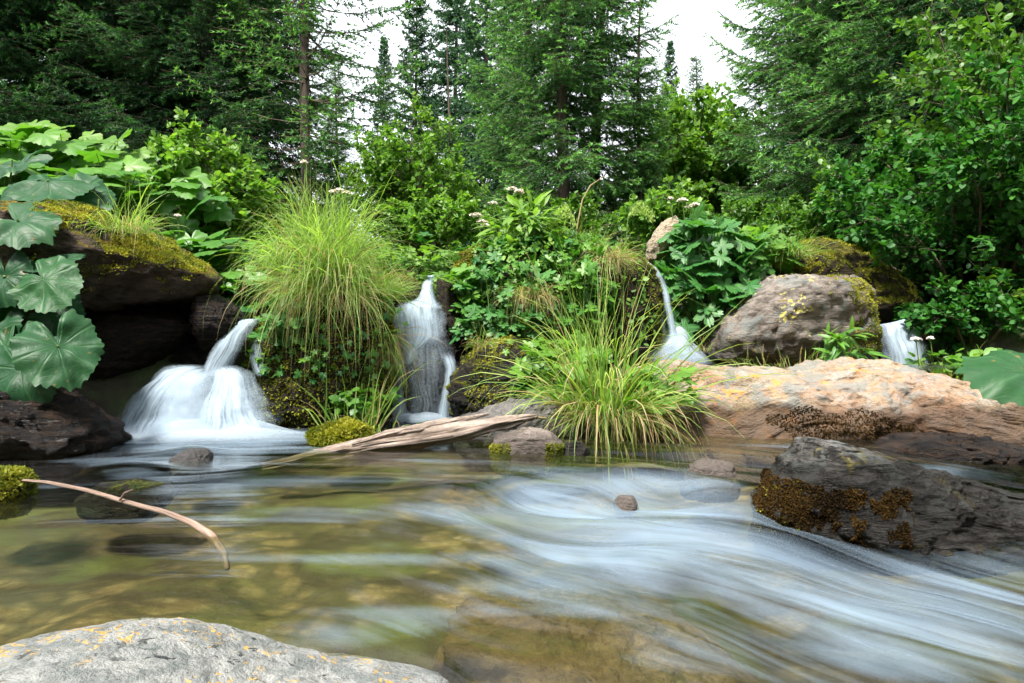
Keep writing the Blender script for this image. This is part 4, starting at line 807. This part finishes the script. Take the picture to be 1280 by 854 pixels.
um = [(649, 241, 4.9, 'tallest pale pink umbel flower, above the mound'), (616, 256, 4.9, 'flat white umbel left of the tallest flower, above the mound'), (598, 272, 4.8, 'pinkish umbel cluster at the left end of the flowers above the mound'), (672, 282, 4.8, 'pale umbel right of and below the tallest flower'), (607, 284, 4.75, 'lowest pinkish umbel at the left of the flowers above the mound'),
      (425, 240, 4.6, 'white umbel beyond the tip of the big grass tuft'), (380, 205, 4.6, 'tall white flower spike standing left over the big grass tuft'), (853, 252, 5.0, 'white umbel over the top of the masterwort clump'), (868, 258, 5.0, 'second white umbel right of the one over the masterwort'), (838, 250, 5.2, 'small white umbel left above the masterwort clump'),
      (1100, 262, 5.8, 'pale umbel in front of the alder, upper one'), (1085, 285, 5.8, 'pale umbel in front of the alder, lower left one'), (1145, 426, 4.7, 'pale pink umbel beside the far right waterfall'), (1163, 425, 4.7, 'small pink umbel right of the one beside the far right waterfall'), (222, 272, 4.6, 'faded flower head in the butterbur left of the rounded bush')]
for i, (a, b, Yd, lb) in enumerate(um): umbel(lb, W(a, b, Yd), W(a+6, b+95, Yd+.05), seed=200+i, size=.038 if i not in (3, 6, 9, 13, 14) else .024, heads=3 if i in (0, 2, 5, 8) else 1)
def seedhead(label, pts, seed):
    global rng
    keep = rng; rng = np.random.default_rng(seed); P = np.array([W(*q) for q in pts]); t = thing('seed_head_grass', label, 'grass', P[0]); s = np.linspace(0, len(P)-1, 24); c = np.stack([np.interp(s, np.arange(len(P)), P[:, i]) for i in range(3)], 1)
    for _ in range(3): c[1:-1] = (c[:-2]+2*c[1:-1]+c[2:])/4
    gs = Geo(); tube(gs, c-P[0], np.linspace(.004, .0015, 24), 5); g = Geo(); i = rng.integers(12, 24, 420); q = c[i]-P[0]+rng.normal(0, .006, (420, 3))
    q = q+np.array([0, 0, -1.])*(U(0, .08, 420)*np.clip((i-11)/6, 0, 1))[:, None]; scatter(g, LANCE[0], LANCE[1], q, np.array([.1, 0, -1.])+rng.normal(0, .2, q.shape), rng.normal(0, 1, q.shape), .022, U(.6, 1, 420)); gs.build('stem', M['stem'], t); g.build('seed_head', M['grass'], t); rng = keep
seedhead('drooping feathery seed head left of the sky-lit shrub, arching left over the mound', [(725, 400, 4.6), (722, 330, 4.6), (720, 280, 4.6), (708, 250, 4.6), (690, 268, 4.6)], 301)
seedhead('drooping feathery seed head arching left above the dark dripping rock', [(775, 420, 4.6), (782, 320, 4.6), (785, 265, 4.6), (800, 248, 4.6), (815, 262, 4.6)], 302)
g = Geo(); c = np.array([W(*q) for q in [(716, 330, 4.7), (722, 280, 4.7), (728, 250, 4.7), (738, 232, 4.7), (756, 220, 4.7)]]); tube(g, c, [.006, .006, .005, .005, .002], 6); tag(g.build('dead_stalk', M['straw']), 'brown dead stalk curving right above the mound in front of the central spruces', 'plant stalk')

# ------------------------------------------------------------ driftwood and branch
def wood_mat(name, a, b, c):
    m, t = mat_new(name); k = NT(t); wv = k.attr('w', 'Vector'); mp = k.mapping(wv, (16, 2.2, 1)); n1 = k.noise(mp, 1, 6, .7, .4); n2 = k.noise(k.mapping(wv, (6, 5, 1)), 1, 4)
    col = k.ramp(n1, [(.3, a), (.5, b), (.72, c)]); col = k.mix(k.ramp(n2, [(.5, 0.), (.7, .6)]), col, a)
    p = k.n('BsdfPrincipled'); p.inputs['Roughness'].default_value = .75; k.l(col, p.inputs['Base Color']); k.l(k.bump(n1, 1, .012), p.inputs['Normal']); k.out(p.outputs[0]); return m
M['drift'] = wood_mat('weathered_wood', (.035, .024, .018), (.20, .15, .12), (.42, .35, .30)); M['branch'] = wood_mat('bare_branch_wood', (.11, .07, .05), (.30, .20, .15), (.42, .32, .26))
def log_mesh(pts, rad, n=28, m=70, flat=.6, seed=0, rough=.25):
    pts = np.array([W(*q) for q in pts]); s = np.linspace(0, len(pts)-1, m); c = np.stack([np.interp(s, np.arange(len(pts)), pts[:, i]) for i in range(3)], 1)
    for _ in range(6): c[1:-1] = (c[:-2]+2*c[1:-1]+c[2:])/4
    r = np.interp(s, np.arange(len(rad)), rad); T = nrm(np.gradient(c, axis=0)); A = nrm(np.cross(T, np.array([0, 0, 1.]))); B = np.cross(A, T); an = np.linspace(0, 2*np.pi, n, endpoint=False)
    L = np.linspace(0, 1, m); q = np.stack(np.broadcast_arrays(np.cos(an)[None]*2.2, np.sin(an)[None]*2.2, L[:, None]*5), -1); k_ = 1+rough*fbm(q+seed, 4, seed)+.6*rough*vnoise(q*np.array([4, 4, .5]), seed+3)
    V = c[:, None]+(r[:, None]*k_)[..., None]*(np.cos(an)[None, :, None]*A[:, None]+flat*np.sin(an)[None, :, None]*B[:, None])
    i = np.arange(m-1)[:, None]*n; j = np.arange(n)[None]; kk = (j+1) % n; f = np.stack([i+j, i+kk, i+n+kk, i+n+j], -1).reshape(-1, 4)
    w = np.stack(np.broadcast_arrays(an[None]/6.283, L[:, None]*3, 0*an[None]), -1); g = Geo(); g.add(V.reshape(-1, 3), [f, np.arange(n)[::-1][None], (np.arange(n)+(m-1)*n)[None]], .5, w.reshape(-1, 3)); return g
t = thing('driftwood_log', 'weathered grey driftwood log lying from the shallow water onto the pinkish stone', 'log', W(500, 560, 3.2))
def par(g, name, mat, t): g.v = [v-np.array(t.location) for v in g.v]; return g.build(name, mat, t)
par(log_mesh([(330, 584, 3.1), (400, 570, 3.12), (470, 556, 3.17), (560, 543, 3.25), (630, 528, 3.35), (672, 520, 3.4)], [.03, .045, .055, .06, .05, .012], flat=.6, seed=4, rough=.42, m=110, n=40), 'trunk', M['drift'], t)
par(log_mesh([(440, 556, 3.12), (500, 540, 3.2), (560, 529, 3.28), (610, 518, 3.36)], [.012, .03, .028, .008], seed=9, rough=.5, m=90), 'splinter', M['drift'], t)
g = log_mesh([(20, 600, 2.2), (60, 603, 2.15), (110, 613, 2.08), (160, 628, 2.0), (205, 640, 1.92), (242, 655, 1.83), (266, 671, 1.77), (279, 690, 1.73), (284, 712, 1.70)], [.004, .005, .006, .006, .007, .008, .010, .010, .006], n=14, m=110, flat=1, seed=12, rough=.3)
tube(g, np.array([W(150, 625, 2.0), W(156, 616, 1.99), W(166, 612, 1.97)]), [.004, .003, .0015], 6); tag(g.build('bare_branch', M['branch']), 'thin bare curved branch stretched over the pool with its thick end dipping in', 'branch')

# ------------------------------------------------------------ moss growing on the rocks
moss_part('L', 110000, lambda px, py, n, P: (n[:, 2] > -.1) & (px > 40) & (px < 262) & (fbm(P*5, 3, 8) > -.15+.004*(px-150)) & (py < 365), .010)
moss_part('ARCH', 60000, lambda px, py, n, P: (n[:, 2] > .15) & (fbm(P*5, 3, 8) > -.3), .012, tr=(.15, .9))
moss_part('GR', 90000, lambda px, py, n, P: (px > 1030) & (fbm(P*6, 3, 8)+.006*(px-1050) > .05) & (py < 440), .009)
moss_part('MH', 7000, lambda px, py, n, P: n[:, 2] > -.2, .014, tr=(.3, 1))
moss_part('FR', 40000, lambda px, py, n, P: (px < 1000) & (py > 605+10*fbm(P*9, 3, 2)) & (fbm(P*12, 3, 7) > .1), .007, tr=(.3, 1), name='green_moss')
moss_part('FR', 420000, lambda px, py, n, P: (px < 1110+40*fbm(P*9, 4, 9)) & (fbm(P*26, 3, 14) < .45) & (py > 590+.16*(px-950)+14*fbm(P*8, 3, 8)) & (py < 675+.25*(px-950)) & (fbm(P*22, 4, 3) > -.15-.35*(px < 1030)), .006, mat='mossbrown')
moss_part('RED', 240000, lambda px, py, n, P: ((px-1050)**2/75**2+(py-532+12*fbm(P*6, 3, 1))**2/14**2 < 1.6) | ((py > 545) & (px < 940) & (fbm(P*8, 3, 4) > .25)), .009, mat='mossbrown')
moss_part('PK', 30000, lambda px, py, n, P: (py > 555) & (np.abs(px-660) > 22), .007)
moss_part('S', 20000, lambda px, py, n, P: (n[:, 2] > -.1) & (px < 640) & (fbm(P*6, 3, 8) > -.2), .011, tr=(0, .7))
moss_part('ML', 9000, lambda px, py, n, P: n[:, 2] > -.2, .010, tr=(0, .6))
moss_part('G', 20000, lambda px, py, n, P: (n[:, 1] < .2), .014, tr=(0, .5))
moss_part('F3', 12000, lambda px, py, n, P: (n[:, 2] > -.3), .012, tr=(0, .45))
g = rock_geo([(385, 556), (392, 540), (420, 530), (452, 532), (466, 548), (460, 566), (390, 566)], 3.35, .12, seed=33, res=5, amp=.05)
rock('yellow-green moss cushion on the water beside the driftwood log', [(385, 556), (392, 540), (420, 530), (452, 532), (466, 548), (460, 570), (390, 572)], 3.35, .12, M['r_moss'], 'CU', cat='moss cushion', name='moss_cushion', seed=33, res=5, amp=.14)
moss_part('CU', 16000, lambda px, py, n, P: n[:, 2] > -.2, .016, tr=(.2, 1))

# ------------------------------------------------------------ leaves growing thick on the mound
def clad(key, label, n, leaf, mat, tmpl, cond, seed, name='leafy_growth'):
    global rng
    keep = rng; rng = np.random.default_rng(seed); P, Nn = on_rock(key, n, cond); g = Geo(); P = P+Nn*U(.0, .09, len(P))[:, None]
    D = nrm(np.array([0, -.2, -.5])+rng.normal(0, .6, P.shape)); N = nrm(Nn*.7+np.array([0, -.2, .7])+rng.normal(0, .3, P.shape))
    scatter(g, tmpl[0], tmpl[1], P, D, N, leaf*U(.5, 1.3, len(P)), np.clip(.4+.5*fbm(P*4, 3, seed)+U(-.3, .4, len(P)), 0, 1)); rng = keep
    return tag(g.build(name, M[mat]), label, kind='stuff')
front = lambda px, py, n, P: (n[:, 1] < .3) & (px < 752+10*fbm(P*9, 2, 1))
clad('M', 'mixed small leaves growing thick over the mound', 6500, .062, 'herb', LOBED_S, front, 401)
clad('M', 'bright small leaves over the top of the mound', 5000, .04, 'lime', OVAL, lambda px, py, n, P: (n[:, 2] > .2), 402)
clad('G', 'small leaves and ferns on the rock below the grass tuft', 1500, .045, 'herb', LOBED_S, lambda px, py, n, P: (py < 470) & (n[:, 1] < .3), 403)
clad('S', 'few small leaves on the slate boulder', 260, .04, 'herb', LOBED_S, lambda px, py, n, P: (px > 630) & (n[:, 1] < .3), 404)


herb('ground_elder', 'pale broad leaves mixed among the arching blades of the front grass clump', 'ground elder', W(690, 500, 3.85), 34, .30, .22, .12, 'herb', 93, LOBED, each=2, face=(0, -.9, .4), dome=.9, base_r=.7, tr=(.4, 1))
herb('ground_elder', 'pale leaves on the right of the front grass clump over the red boulder', 'ground elder', W(815, 505, 3.7), 22, .22, .16, .12, 'herb', 94, LOBED, each=2, face=(0, -.9, .4), dome=.9, base_r=.7, tr=(.4, 1))

# ------------------------------------------------------------ repeats of a kind share a group
GROUPS = {'spruce tree': 'spruces standing behind the stream', 'grass': 'grass tufts along the bank', 'ground elder': 'leafy herbs along the bank', 'butterbur': 'butterbur on the left bank and right edge', 'masterwort': 'masterwort on the bank',
          'flower': 'pale umbel flowers over the bank', 'waterfall': 'small waterfalls over the bank', 'boulder': 'boulders in and around the stream', 'stone': 'small stones in the stream', 'shrub': 'broadleaf shrubs behind the bank'}
for o in bpy.data.objects:
    if o.parent is None and 'category' in o.keys() and o['category'] in GROUPS: o['group'] = GROUPS[o['category']]
